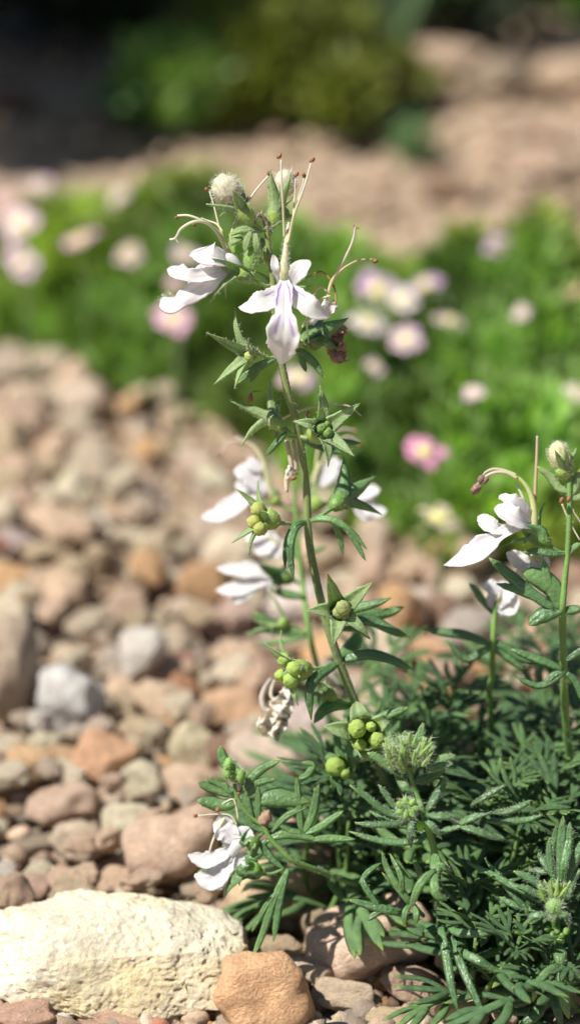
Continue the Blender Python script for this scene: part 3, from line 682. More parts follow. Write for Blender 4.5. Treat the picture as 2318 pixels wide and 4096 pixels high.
# blue green sword leaves
t = thing('agave_plant', tuple(bg(955, 150)), 'blue green sword leaved plant at the top beside the tan boulder', 'plant')
b0 = bg(955, 150)
for k in range(9):
    a = -1.2+k*.3; e = b0+Vector((math.sin(a)*.32, random.uniform(-.2, .2), .55*math.cos(a*.6)))
    mb = MB(); ribbon(mb, [b0, b0.lerp(e, .5)+Vector((0, 0, .06)), e], .075, [(0, .6), (.4, 1), (1, .03)], thick=.012, cup=.3, nv=10); mb.build('blade', 'agave', t)
t = thing('grass_tuft', tuple(bg(330, 330)), 'thin arching green blades lying over the shade edge at the left', 'grass')
b0 = bg(390, 300)
for (ex, ey, m_) in [(70, 350, 245), (120, 300, 235), (240, 330, 262), (180, 270, 250), (300, 250, 235)]:
    e = bg(ex, ey); mid = G((390+ex)/2*D2S, m_*D2S, .22); mb = MB(); ribbon(mb, [b0, mid, e+Vector((0, 0, .02))], .022, [(0, .8), (.5, 1), (1, .1)], up=Vector((0, -.4, 1)), thick=.003, nv=14)
    mb.build('blade', 'leaf2', t)
# pale sprig and low weed on the sand behind
for (x, y, lab) in [(1040, 385, 'blurred green sprig on the sandy strip at right'), ]:
    shrub(x, y+25, .07, .06, .16, 90, 'leaf2', lab, .08, .014, stems=4, cat='plant', name='sprig')
random.seed(33)

# ------------------------------------------------------------------ the flowering stems
A = zoomer(600, 580, 1.6178); B = zoomer(750, 1450, 1.6178, .06); C = zoomer(750, 2350, 1.6178, .10)
E = zoomer(1400, 3100, 1.586); DZ = zoomer(1400, 2200, 1.586); GZ = zoomer(1600, 1600, 2.028, .10); H = zoomer(700, 2950, 1.82, .12)
UPV = V(0, .8, .6)

def stem_mesh(parent, pts, r, mat='stem', hairn=500, hl=.011, cols=(1, 1, 1), name='stem'):
    mb = MB(); tube(mb, pts, [q*KK for q in r], 9, len(pts)*6, cols); o = mb.build(name, mat, parent)
    if hairn: hairs_from(mb, o, hairn, hl, .00045)
    return o, mb
def vein_petal(lines, spots=()):
    """white petal with purple guide lines: lines = (u0, u1, t0, t1, half width, strength)"""
    def f(u, t):
        k = 0
        for (u0, u1, t0, t1, hw, st) in lines:
            if t0 < t < t1:
                q = (t-t0)/(t1-t0); uu = u0+(u1-u0)*q
                k = max(k, st*math.exp(-((u-uu)/hw)**2)*min(1, 6*min(q, 1-q)+.15))
        return (1-.62*k, 1-.82*k, 1-.30*k)
    return f
def faint(u, t):
    k = max(0, math.cos(11*u*(1-.35*t)))**6*(.3+.6*(1-t))*.6
    return (1-.30*k, 1-.48*k, 1-.14*k)

# ---- main stem
base = G(1700, 3700); base.z = 0
main = thing('flowering_germander_stem', base, 'tall main germander stem with the open white flower in sharp focus at its top', 'wildflower', 'germander stems')
def MS(sx, sy):
    d = [(0, 0), (1200, .02), (1500, .045), (2000, .12), (2500, .13), (2900, .20), (3300, .33), (3700, .47)]
    for (a, b), (c, e) in zip(d, d[1:]):
        if sy <= c: return P(sx, sy, b+(e-b)*(sy-a)/(c-a))
    return P(sx, sy, .47)
spts = [(1065, 905), (1069, 950), (1080, 1040), (1091, 1130), (1096, 1260), (1122, 1430), (1152, 1575), (1176, 1655), (1196, 1740), (1211, 1850), (1226, 1975), (1231, 2120), (1244, 2220), (1266, 2330), (1290, 2430), (1322, 2545), (1365, 2670), (1412, 2790), (1480, 2960), (1580, 3250), (1660, 3500), (1700, 3700)]
stem_mesh(main, [MS(*p) for p in spts], [10, 11, 12, 13, 14, 15, 16, 16, 16, 16, 16, 16.5, 16.5, 17, 17, 18, 18, 18, 18, 19, 20, 20], 'stem', 900, .011, lambda t: (1.25-.25*t, 1.05-.05*t, 1.0))
mb = MB(); tube(mb, [A(775, 570, .02), A(752, 520, .02), A(735, 470, .015), A(708, 452, .01), A(683, 470, .0), A(676, 505, 0)], [12*KK, 12*KK, 10*KK, 8*KK, 7*KK], 8, 20); o = mb.build('withered_stem_tip', 'stemb', main); hairs_from(mb, o, 90, .012)

# main open flower
mb = MB()
tube(mb, [A(866, 905, .0), A(866, 830, -.012), A(868, 760, -.01), A(876, 680, 0), A(884, 600, .01), A(890, 545, .015), A(897, 500, .02)], [20*KK, 21*KK, 16*KK, 11*KK, 9*KK, 8*KK, 5*KK], 12, 34, lambda t: (1+.2*t, 1+.1*t, .85+.75*t))
fl = mb.build('open_white_flower', 'tubec', main); hairs_from(mb, fl, 330, .012, .0005)
fz = -.05
mid = vein_petal([(-.40, -.80, .02, .30, .09, .95), (.40, .85, .02, .33, .09, 1), (-.02, -.02, .0, .60, .035, .65), (-.75, -.95, .03, .2, .06, .5), (.75, .95, .03, .2, .06, .5), (-.40, -.62, .42, .64, .10, .65), (.34, .50, .40, .62, .10, .65)])
petal(fl, [A(866, 870, -.012), A(866, 960, -.052), A(866, 1060, fz-.022), A(864, 1150, fz-.04), A(860, 1260, fz-.035), A(856, 1340, fz-.015), A(850, 1420, fz+.01)],
      [(0, 18), (.06, 26), (.14, 36), (.24, 38), (.34, 31), (.40, 33), (.47, 52), (.56, 65), (.68, 66), (.78, 56), (.88, 38), (.95, 18), (1, 3)], V(0, .25, 1), cup=-.05, ruffle=.42, cols=mid, nu=22, nv=46, keel=.25)
lat = vein_petal([(-.5, -.3, .0, .42, .09, .5), (.30, .5, .05, .50, .07, .9), (0, .12, 0, .35, .05, .5)])
petal(fl, [A(862, 905, .0), A(835, 950, -.022), A(775, 995, -.045), A(700, 1020, -.055), A(635, 1040, -.045), A(572, 1050, -.02)], [(0, 20), (.15, 40), (.35, 43), (.55, 46), (.72, 39), (.88, 21), (1, 2)], V(0, .35, 1), cup=.12, ruffle=.25, cols=lat, nu=18, nv=34)
lat2 = vein_petal([(-.45, -.5, .02, .50, .08, .85), (-.1, -.15, .0, .40, .05, .6), (.3, .2, .03, .30, .07, .5), (-.75, -.7, .05, .3, .06, .6)])
petal(fl, [A(872, 905, .0), A(905, 950, -.022), A(965, 995, -.045), A(1030, 1045, -.055), A(1095, 1085, -.045), A(1168, 1112, -.02)], [(0, 20), (.15, 42), (.35, 43), (.55, 46), (.75, 40), (.9, 20), (1, 2)], V(0, .35, 1), cup=.12, ruffle=.25, cols=lat2, nu=18, nv=34)
petal(fl, [A(850, 920, .01), A(832, 860, -.01), A(808, 800, -.022), A(803, 755, -.012), A(803, 713, .015)], [(0, 12), (.35, 15), (.65, 18), (.88, 14), (1, 3)], V(.25, 0, 1), cup=.35, ruffle=.1, cols=faint)
petal(fl, [A(888, 930, .01), A(918, 880, -.01), A(950, 830, -.03), A(978, 785, -.02), A(1000, 742, .01)], [(0, 16), (.3, 26), (.6, 37), (.82, 36), (.94, 24), (1, 6)], V(-.2, 0, 1), cup=.25, ruffle=.15, cols=vein_petal([(0, -.25, .2, .8, .06, .35), (.2, .3, .2, .7, .05, .25)]))
stamen(fl, [A(868, 600, .01), A(864, 500, .0), A(856, 330, -.02), A(848, 200, -.03), A(846, 95, -.03)], 5, A(836, 70, -.03), 15)
stamen(fl, [A(886, 640, .0), A(906, 560, 0), A(935, 440, -.02), A(975, 330, -.03), A(1015, 210, -.03), A(1040, 115, -.03)], 6, A(1048, 96, -.03), 15)
stamen(fl, [A(900, 580, .01), A(922, 480, .02), A(934, 340, .03), A(940, 215, .03)], 4, A(945, 190, .03), 14)
stamen(fl, [A(905, 560, .01), A(935, 450, .02), A(962, 330, .03), A(985, 260, .03), A(994, 215, .03)], 4, A(995, 194, .03), 14)
for (a, b) in ((965, 300), (955, 260)): pass
# calyx of that flower and its neighbours, seen beside the petals
calyx(main, MS(1096, 1200), A(795, 935, .02), A(800, 900, .03), [A(672, 812, .03), A(765, 955, .01), A(850, 700, .05), A(800, 830, .06)], 24, 22, hairn=60)
calyx(main, MS(1098, 1190), A(860, 930, .06), A(930, 915, .06), [(A(1084, 843, .05), .8), (A(1040, 905, .05), .7), (A(1032, 948, .06), .8), A(960, 800, .1)], 20, 20, hairn=120)
leaf(main, [A(800, 870, .05), A(770, 900, .03), A(765, 960, .01)], 22, 'calyx', hairn=40)

# left side-facing flower
cx = calyx(main, MS(1090, 1140), A(680, 882, -.0), A(560, 825, -.03), [(A(398, 732, -.06), 1.25), (A(385, 1022, -.04), 1.0), (A(492, 995, .03), .8), (A(520, 690, .03), .6), (A(640, 790, .05), .6)], 36, 24, hairn=260)
mb = MB(); tube(mb, [A(600, 850, 0), A(545, 760, -.01), A(500, 735, -.01), A(450, 780, -.01)], [16*KK, 22*KK, 24*KK, 20*KK], 10, 14); fl2 = mb.build('side_facing_white_flower', 'petal', main)
petal(fl2, [A(540, 775, 0), A(470, 735, -.03), A(400, 715, -.045), A(340, 695, -.035), A(285, 680, 0)], [(0, 18), (.25, 44), (.55, 58), (.8, 50), (.95, 26), (1, 6)], V(.1, .5, 1), cup=.15, ruffle=.15, cols=faint)
petal(fl2, [A(500, 800, 0), A(420, 830, -.03), A(330, 850, -.05), A(240, 845, -.06), A(170, 815, -.05), A(133, 785, -.03)], [(0, 24), (.3, 36), (.6, 32), (.8, 36), (.92, 24), (1, 4)], V(0, .5, 1), cup=.25, ruffle=.35, cols=faint)
petal(fl2, [A(520, 790, .01), A(440, 840, -.02), A(360, 890, -.04), A(280, 940, -.05), A(200, 985, -.05), A(130, 1020, -.03), A(85, 985, 0)], [(0, 24), (.2, 42), (.45, 50), (.62, 42), (.8, 54), (.93, 38), (1, 12)], V(-.1, .5, 1), cup=-.2, ruffle=.4, cols=faint)
petal(fl2, [A(400, 760, .03), A(350, 800, .03), A(300, 850, .02), A(250, 900, 0)], [(0, 16), (.4, 28), (.8, 22), (1, 6)], V(0, .4, 1), cup=.2, ruffle=.3, cols=faint)
hb = MB(); blob(hb, A(110, 1005, -.02), 28*KK, None, 1, .1, 8); hairs_from(hb, fl2, 90, .012)
stamen(fl2, [A(545, 760, .0), A(500, 660, 0), A(440, 560, -.02), A(340, 490, -.03), A(250, 455, -.03), A(178, 455, -.02)], 7, A(172, 470, -.02), 12, basecol=(.8, .85, .45))
stamen(fl2, [A(530, 750, .0), A(480, 660, -.01), A(430, 560, -.03), A(360, 500, -.05), A(280, 495, -.06), A(200, 540, -.05), A(165, 600, -.04), A(128, 610, -.03)], 7, None, basecol=(.8, .85, .45))
mb = MB(); tube(mb, [A(172, 580, -.04), A(170, 610, -.04), A(182, 632, -.04)], [3*KK, 2*KK], 5); mb.build('style_fork', 'fil', fl2)
stamen(fl2, [A(520, 720, .02), A(470, 590, .03), A(440, 500, .03), A(415, 400, .03), A(385, 300, .03)], 5, A(368, 288, .03), 13, basecol=(.8, .85, .45))
stamen(fl2, [A(470, 560, .02), A(430, 510, .03), A(380, 490, .04), A(330, 470, .04)], 4, A(287, 516, .04), 12, basecol=(.8, .85, .45))
stamen(main, [A(512, 640, .05), A(545, 510, .05), A(610, 400, .05), A(690, 285, .05), A(765, 198, .05)], 6, A(768, 183, .05), 13, basecol=(.8, .85, .5))

# hairy buds
def hairy_bud(c, r, axis, L, hn, label=None):
    mb = MB(); blob(mb, c, r*KK, axis, L, .05, 18, lambda z: (1, .97+.02*z, .93)); o = mb.build('flower_bud', 'bud', main); hairs_from(mb, o, int(hn*.7), .020, .0006)
    if label: o['label'] = label
    return o
hairy_bud(A(495, 288, 0), 56, V(-.6, .8, .1), 1.15, 380, 'round woolly white bud')
calyx(main, MS(1078, 920), A(665, 508, .0), A(590, 400, .0), [(A(362, 380, -.02), 1.0), (A(576, 212, .04), .8), (A(533, 290, -.06), 1.0), (A(632, 330, .02), .7), (A(440, 470, .04), .8)], 34, 34, hairn=300)
hairy_bud(A(872, 245, .06), 46, V(0, 1, -.1), 1.15, 280, 'smaller woolly bud held upright in its calyx')
calyx(main, MS(1074, 935), A(790, 540, .03), A(825, 380, .03), [(A(778, 158, -.01), 1.15), (A(912, 178, -.0), .9), (A(924, 330, .05), .8), (A(755, 240, .07), .8), (A(850, 230, .1), .8)], 38, 34, hairn=320)
leaf(main, [A(745, 545, .02), A(660, 545, -.0), A(580, 548, -.01), A(508, 582, 0)], 18, 'calyx', hairn=120)
leaf(main, [A(745, 548, .03), A(820, 500, .02), A(880, 460, .03), A(925, 455, .04)], 15, 'calyx', hairn=60)
leaf(main, [A(900, 480, .06), A(880, 430, .05), A(860, 400, .05)], 14, 'calyx')
for (x, y, r, L, ax_, dd) in [(565, 640, 34, 1.5, V(.25, 1, 0), .03), (650, 740, 28, 2.0, V(.0, 1, 0), 0), (700, 680, 26, 2.2, V(-.2, 1, 0), .05)]:
    mb = MB(); blob(mb, A(x, y, dd), r*KK, ax_, L, .08, 12, calc if False else (1.2, 1.3, .8), furrow=.12); o = mb.build('young_bud', 'calyx', main); hairs_from(mb, o, 160, .011)
for p in ([A(650, 560, -.01), A(628, 620, -.02), A(615, 690, -.02)], [A(680, 570, -.01), A(690, 640, -.02), A(700, 720, -.01)], [A(600, 600, 0), A(540, 620, 0), A(520, 650, 0)], [A(720, 600, .03), A(745, 680, .02), A(748, 770, .03)]):
    leaf(main, p, 17, 'calyx', hairn=50)
leaf(main, [A(640, 800, 0), A(650, 840, -.01), A(660, 880, -.01)], 16, 'calyx', hairn=50)

# calyx low left of the flower
calyx(main, MS(1110, 1430), A(700, 1350, .01), A(625, 1352, -.01), [(A(362, 1213, -.03), 1.15), (A(550, 1042, 0), .95), (A(640, 1248, -.09), .6), (A(413, 1548, -.03), 1.1), (A(545, 1578, -.05), .9)], 38, 26, [(A(640, 1365, -.02), 20)], hairn=330)
leaf(main, [MS(1108, 1425), A(740, 1410, .02), A(650, 1460, .02), A(562, 1545, .02)], 20, 'leaf2', hairn=60, extra=[([A(720, 1415, .02), A(680, 1470, .02), A(640, 1542, .03)], 14)])
leaf(main, [MS(1115, 1400), A(965, 1330, .03), A(1030, 1375, .03), A(1080, 1430, .03), A(1120, 1503, .03)], 18, 'leaf2', hairn=60, extra=[([A(960, 1335, .03), A(985, 1400, .03), A(1010, 1468, .03)], 13)])

# flower turned away on the right, brown petals, big calyx coloured darker for shade
calyx(main, MS(1118, 1385), A(965, 1285, .05), A(1060, 1240, .10), [(A(1285, 1118, .12), 1.55), (A(1245, 1335, .14), 1.0), (A(1130, 1100, .16), 1.3), (A(1150, 1290, .05), 1.1)], 42, 28, hairn=200, mat='leaf2')
mb = MB()
for (a_, b_, c_, w_) in [((1270, 1175), (1215, 1190), (1175, 1240), 20), ((1250, 1190), (1225, 1270), (1200, 1330), 22), ((1180, 1230), (1165, 1290), (1175, 1370), 20), ((1200, 1320), (1235, 1370), (1265, 1400), 26), ((1230, 1280), (1200, 1370), (1225, 1400), 24), ((1190, 1260), (1235, 1310), (1245, 1370), 22)]:
    ribbon(mb, [A(*a_, .16), A(*b_, .13), A(*c_, .16)], w_*KK, [(0, .5), (.3, 1), (.8, .9), (1, .3)], thick=.0015, cup=.5, nu=8, nv=18, ruffle=1.4, twist=random.uniform(-1.5, 1.5))
o = mb.build('withered_flower', 'brownp', main); o['label'] = 'brown shrivelled petals'; hairs_from(mb, o, 120, .010)
mb = MB(); tube(mb, [A(1040, 1150, .09), A(1120, 1050, .1), A(1160, 940, .09)], [16*KK, 14*KK, 8*KK], 8, 12); f3 = mb.build('turned_away_flower', 'petal', main)
petal(f3, [A(1130, 1080, .1), A(1175, 1050, .08), A(1190, 1000, .09)], [(0, 14), (.5, 26), (1, 5)], cup=.2, cols=faint)
stamen(f3, [A(1145, 1000, .08), A(1175, 880, .07), A(1240, 770, .06), A(1295, 660, .05), A(1318, 590, .05), A(1325, 532, .05)], 7, None, tipcol=(.8, .75, .8))
mb = MB(); tube(mb, [A(1322, 550, .05), A(1335, 535, .05), A(1352, 540, .05)], [3*KK, 2*KK], 5); tube(mb, [A(1324, 560, .05), A(1318, 530, .05), A(1317, 515, .05)], [3*KK, 2*KK], 5); mb.build('style_fork', 'anther', f3)
stamen(f3, [A(1165, 920, .08), A(1200, 850, .08), A(1260, 790, .08), A(1350, 745, .08), A(1445, 738, .08)], 5, A(1456, 750, .08), 16, basecol=(.8, .6, .4), tipcol=(.85, .65, .5))
stamen(f3, [A(1060, 832, .08), A(1110, 820, .08), A(1165, 870, .08), A(1200, 960, .08), A(1195, 1040, .08), A(1165, 1085, .08)], 5, None, mat='wither', basecol=(.7, .45, .2), tipcol=(.7, .45, .2))
stamen(f3, [A(1050, 990, .07), A(1075, 940, .07), A(1110, 920, .07), A(1140, 945, .07)], 5, None, basecol=(.9, .8, .4))
stamen(f3, [A(1090, 1005, .07), A(1130, 985, .07), A(1165, 975, .07)], 6, None)
stamen(main, [A(1015, 1130, .05), A(1015, 1190, .05), A(1025, 1280, .05)], 4, A(1038, 1300, .05), 12)
stamen(main, [A(985, 1180, .05), A(1010, 1120, .05), A(1045, 1060, .06)], 4, None)
mb = MB(); blob(mb, A(955, 1290, .02), 16*KK, V(1, .3, 0), 1.4, .05, 10); mb.build('young_nutlet', 'pod', main)

# second storey
bs = B(715, 470, .02)
calyx(main, bs, B(610, 430, .0), B(545, 360, .03), [(B(278, 250, .03), 1.1), (B(525, 88, .05), 1.0), (B(342, 545, .03), 1.05), (B(610, 210, .07), .7)], 38, 30, hairn=220)
leaf(main, [B(640, 445, 0), B(600, 490, -.02), B(550, 545, -.02), B(498, 612, -.01)], 15, 'leaf2')
leaf(main, [B(720, 475, .02), B(670, 470, .03), B(600, 420, .05), B(560, 500, .06)], 14, 'leaf2')
mb = MB(); blob(mb, B(405, 232, .03), 12*KK, V(.1, 1, 0), 1.5, .1, 9); tube(mb, [B(395, 240, .03), B(420, 190, .04), B(470, 185, .05)], [2.5*KK, 2*KK], 5); mb.build('stray_anther', 'anther', main)
calyx(main, bs, B(800, 480, .0), B(880, 435, -.05), [(B(854, 148, -.05), 1.1), (B(1118, 260, -.05), 1.15), (B(1078, 608, -.08), 1.15), (B(908, 676, -.07), .95), (B(680, 380, -.07), 1.0)], 42, 48, [(B(860, 425, -.045), 26), (B(895, 402, -.04), 20), (B(905, 455, -.045), 24), (B(862, 472, -.04), 20)], hairn=420, ped=9, nmat='podg')
leaf(main, [B(740, 490, .05), B(860, 520, .08), B(1000, 510, .1), B(1122, 522, .1)], 17, 'leaf')
leaf(main, [B(740, 495, .05), B(850, 540, .08), B(930, 560, .08), B(998, 585, .08)], 17, 'leaf')
stamen(main, [B(600, 370, .08), B(690, 325, .08), B(800, 290, .08), B(940, 270, .08), B(1050, 285, .08), B(1122, 345, .08)], 5, None, tipcol=(.8, .65, .7))
mb = MB(); blob(mb, B(780, 338, .03), 9*KK, V(.1, 1, 0), 1.5, .1, 9); mb.build('stray_anther', 'anther', main)
mb = MB()
for pp in ([B(640, 500, .08), B(660, 600, .08), B(680, 720, .08)], [B(680, 500, .08), B(700, 620, .08), B(700, 730, .08)], [B(655, 690, .07), B(640, 760, .07), B(640, 840, .07)]): tube(mb, pp, [9*KK, 11*KK, 8*KK], 7, 12, lambda t: (.9, .8, .75))
blob(mb, B(665, 720, .06), 20*KK, V(.3, 1, 0), 1.4, .3, 12, (1.1, 1.1, 1.1)); o = mb.build('dried_flower', 'wither', main); o['label'] = 'dried pale flower hanging behind the stem'
mb = MB(); blob(mb, B(685, 748, .04), 9*KK, V(1, .1, 0), 1.4, .1, 9); mb.build('stray_anther', 'anther', main)

# third storey: yellow pod left; right calyx and hanging leaves coloured darker for shade
bs = B(778, 1025, .06)
c3 = calyx(main, bs, B(600, 1040, .01), B(490, 1005, -.0), [(B(308, 815, .02), 1.05), (B(456, 765, .05), .8), (B(285, 1168, .02), 1.0), (B(398, 1250, .0), 1.0), (B(470, 960, -.06), .7)], 38, 44, hairn=160)
for (x, y, r, dd) in [(455, 950, 31, -.01), (428, 1032, 28, -.02), (468, 1075, 28, -.03), (480, 1010, 28, .02)]:
    nb = MB(); blob(nb, B(x, y, dd), r*KK, V(-1, 0, .3), 1, .09, 14, furrow=.04, cols= (1.12, 1.0, .9)); nb.build('nutlet', 'pod', c3)
leaf(main, [bs, B(700, 1045, .03), B(655, 1120, .02), B(632, 1220, .02), B(630, 1342, .02)], 14, 'leaf')
leaf(main, [bs, B(705, 1060, .03), B(668, 1150, .0), B(665, 1270, -.0), B(686, 1398, .0)], 18, 'leaf')
calyx(main, bs, B(935, 940, .05), B(1000, 880, .09), [(B(1008, 608, .10), 1.3), (B(1218, 733, .12), 1.25), (B(1258, 985, .12), 1.05), (B(1090, 750, .18), .8)], 44, 38, hairn=140, mat='leaf2', ped=8)
leaf(main, [bs, B(850, 1008, .04), B(950, 1020, .03), B(1060, 1095, .03), B(1160, 1210, .03)], 17, 'leaf2', hairn=110, extra=[([B(1010, 1060, .03), B(1080, 1150, .03), B(1152, 1285, .03)], 13), ([B(940, 1025, .05), B(980, 1120, .06), B(1005, 1245, .07)], 14)])

# fourth storey
bs = C(905, 200, .05)
c4 = calyx(main, bs, C(960, 210, .02), C(985, 150, -.05), [(B(903, 1362, -.06), 1.1), (B(1198, 1420, -.04), 1.2), (C(765, 152, -.07), 1.1), (C(938, 385, -.07), 1.1), (C(1180, 332, -.05), .9)], 46, 50, hairn=300)
for (x, y, r, dd) in [(1005, 132, 31, -.065), (978, 160, 26, -.055), (1020, 185, 20, -.05)]:
    nb = MB(); blob(nb, C(x, y, dd), r*KK, V(.4, -.2, 1), .9, .06, 14, (1.0, .95, 1.1)); nb.build('nutlet', 'pod', c4)
leaf(main, [bs, C(1010, 160, .06), C(1090, 130, .04), C(1200, 105, .03), C(1315, 68, .03)], 22, 'leaf2', hairn=60)
leaf(main, [bs, C(1100, 190, .08), C(1200, 175, .10), C(1300, 160, .12), C(1398, 125, .12)], 26, 'leaf2')
leaf(main, [bs, C(1080, 210, .06), C(1200, 215, .08), C(1310, 270, .08), C(1440, 325, .08)], 24, 'leaf')
leaf(main, [C(930, 260, .06), C(1020, 265, .03), C(1110, 270, .02), C(1180, 335, 0)], 14, 'leaf2')
bs = C(990, 475, .06)
c5 = calyx(main, bs, C(800, 530, .0), C(690, 540, -.03), [(C(494, 360, -.02), .9), (C(606, 272, .03), .75), (C(715, 765, -.03), 1.0), (C(755, 500, -.1), .9), (C(700, 640, .06), .8)], 38, 46, hairn=160)
for (x, y, r, dd) in [(625, 468, 31, -.01), (602, 570, 26, .0), (690, 525, 31, -.05), (668, 600, 32, -.04)]:
    nb = MB(); blob(nb, C(x, y, dd), r*KK, V(-1, 0, .3), 1, .09, 14, furrow=.04, cols= (.92, 1.05, .8)); nb.build('nutlet', 'pod', c5)
leaf(main, [bs, C(900, 530, .02), C(820, 590, -.02), C(785, 680, -.03), C(800, 860, -.02)], 24, 'leaf')
leaf(main, [bs, C(1060, 450, .05), C(1180, 430, .04), C(1320, 465, .04), C(1456, 530, .04)], 24, 'leaf')
leaf(main, [bs, C(1030, 420, .1), C(1080, 350, .13), C(1110, 290, .14)], 34, 'leaf2')
calyx(main, C(1085, 740, .1), C(960, 730, .06), C(880, 670, .05), [(C(820, 600, .05), .8), (C(850, 760, .02), .9), (C(790, 690, .06), .8), (C(900, 600, .08), .8)], 30, 30, hairn=60)
leaf(main, [C(1080, 760, .1), C(960, 760, .06), C(880, 790, .03), C(815, 880, .02)], 26, 'leaf2')
bs = C(1120, 780, .12)
c6 = calyx(main, bs, C(1190, 960, .12), C(1150, 950, -.0), [(C(872, 897, .0), 1.2), (C(1092, 738, .04), 1.2), (C(1165, 1120, .0), 1.1), (C(1300, 1040, .04), 1.0), (C(1290, 860, .04), 1.0)], 50, 74, hairn=120)
for (x, y, r, dd) in [(1096, 915, 37, -.05), (1186, 902, 21, -.02), (1225, 990, 33, -.04), (1118, 1022, 24, -.02)]:
    nb = MB(); blob(nb, C(x, y, dd), r*KK, V(0, 0, 1), 1, .09, 14, (.9, 1, .75), furrow=.04); nb.build('nutlet', 'pod', c6)
leaf(main, [bs, C(1200, 850, .06), C(1320, 815, .04), C(1432, 775, .04)], 24, 'leaf2', hairn=60)
nb = MB(); blob(nb, C(955, 1160, .08), 41*KK, V(0, 0, 1), 1, .05, 14, (.88, 1, .7)); blob(nb, C(1015, 1205, .08), 24*KK, V(0, 0, 1), 1.3, .05, 12, (.88, 1, .8)); nb.build('seed_pod', 'pod', main)
calyx(main, C(1060, 1050, .16), C(1010, 1180, .14), C(985, 1160, .10), [(C(1040, 1030, .10), 1), (C(940, 1290, .10), 1), (C(1080, 1240, .1), .9), (C(900, 1080, .14), .9)], 36, 44, hairn=0, mat='leaf2')
for p, w_ in [([bs, C(1060, 960, .1), C(1075, 1080, .08), C(1075, 1200, .08)], 22), ([bs, C(980, 920, .12), C(970, 1010, .1), C(1010, 1110, .1)], 16), ([C(1110, 1010, .06), C(1120, 1080, .05), C(1170, 1110, .05)], 34)]: leaf(main, p, w_, 'leaf2')

# ---- second stem, softly out of focus behind
b2 = G(1500, 3200); b2.z = 0
s2 = thing('flowering_germander_stem', b2, 'out of focus germander stem with soft white flowers just behind the main stem', 'wildflower', 'germander stems')
Q = zoomer(750, 1450, 1.6178, .60); QC = zoomer(750, 2350, 1.6178, .56)
stem_mesh(s2, [Q(690, 740), Q(695, 900), Q(705, 1050), Q(722, 1250), Q(745, 1450), QC(762, 130), QC(800, 360), QC(850, 560, .1), QC(930, 900, .2), b2], [8, 9, 10, 11, 12, 13, 13, 13, 13, 13], 'stem', 0, cols=(1, 1.3, .9))
def side_flower(parent, fn, tubepts, petals_, stam, lab, calx=None, tmat='tubec', pm='petal'):
    mb = MB(); tube(mb, [fn(*p) for p in tubepts], [14*KK, 14*KK, 10*KK], 8, 14); f = mb.build('white_flower', tmat, parent); f['label'] = lab
    for (pp, prof) in petals_: petal(f, [fn(*p) for p in pp], prof, V(0, .5, 1), cup=.15, ruffle=.4, cols=faint, nv=20, nu=10, mat=pm)
    for (pp, an) in stam: stamen(f, [fn(*p) for p in pp], 6, fn(*an) if an else None, 13, tipcol=(.9, .75, .85))
    return f
LW = [(0, 12), (.25, 26), (.6, 34), (.85, 24), (1, 4)]
def prof(k): return [(t, w_*k) for t, w_ in LW]
side_flower(s2, Q, [(545, 870), (520, 760), (490, 650)], [([(520, 830), (440, 780), (370, 720), (300, 700)], prof(1.5)), ([(500, 830), (400, 860), (300, 930), (190, 990), (92, 1000)], prof(1.5)), ([(480, 700), (420, 660), (370, 650)], prof(1)), ([(430, 800), (360, 800), (310, 780)], prof(1.1))],
            [([(510, 700), (470, 590), (420, 530), (330, 500), (250, 520), (210, 600)], (212, 600)), ([(500, 680), (440, 560), (380, 510), (300, 470), (285, 450)], (290, 470))], 'upper soft white flower left of the main stem')
calyx(s2, Q(700, 960), Q(600, 920), Q(545, 880), [Q(430, 830), Q(450, 960), Q(540, 790), Q(600, 860)], 30, 30, hairn=0)
side_flower(s2, Q, [(640, 1400), (580, 1390), (520, 1390)], [([(560, 1390), (460, 1350), (340, 1345), (190, 1335)], prof(1.25)), ([(550, 1400), (430, 1430), (310, 1470), (185, 1475)], prof(1.2)), ([(470, 1440), (380, 1480), (290, 1560)], prof(1.2)), ([(560, 1400), (520, 1420), (490, 1470)], prof(1.2))],
            [], 'bright white flower low on the stem behind the main one')
calyx(s2, Q(745, 1430), Q(690, 1410), Q(600, 1385), [(Q(450, 1300, -.1), 1.2), (Q(560, 1490, -.1), 1.2), Q(700, 1330), Q(650, 1480)], 38, 34, hairn=0, mat='leaf2')
side_flower(s2, Q, [(820, 780), (830, 720), (860, 650)], [([(860, 800), (900, 740), (930, 680), (960, 610)], prof(1.3)), ([(900, 780), (960, 720), (1000, 640)], prof(1.2)), ([(1060, 900), (1130, 920), (1210, 960), (1290, 960)], prof(1.3)), ([(1100, 880), (1160, 840), (1245, 820)], prof(1.1)), ([(1080, 940), (1140, 980), (1210, 1000)], prof(1.0))],
            [([(830, 700), (845, 560), (900, 470), (1000, 430), (1090, 440)], (1085, 445)), ([(850, 700), (900, 580), (960, 520), (1040, 480), (1120, 530)], (1115, 535))], 'soft white flower peeping out right of the main stem')
calyx(s2, Q(705, 1010), Q(800, 960), Q(860, 880), [Q(960, 760), Q(850, 740), Q(980, 900), Q(780, 860)], 36, 38, hairn=0)
side_flower(s2, Q, [(600, 1180), (560, 1150), (520, 1130)], [([(580, 1120), (500, 1180), (440, 1240)], prof(1.6)), ([(600, 1140), (560, 1200), (520, 1270)], prof(1.5)), ([(540, 1110), (430, 1130), (370, 1140)], prof(.9))], [], 'shaded white flower below the left seed pod')
for p, w_ in [([(710, 1060), (690, 1130), (700, 1220), (740, 1290)], 24), ([(760, 1250), (820, 1220), (900, 1190)], 12)]: leaf(s2, [Q(*q) for q in p], w_, 'leaf2')
calyx(s2, QC(770, 290), QC(650, 255), QC(590, 215), [(QC(400, 180), 1.2), (QC(515, 30), 1.0), (QC(370, 300), 1.0), (QC(560, 330), .9)], 36, 34, hairn=0)
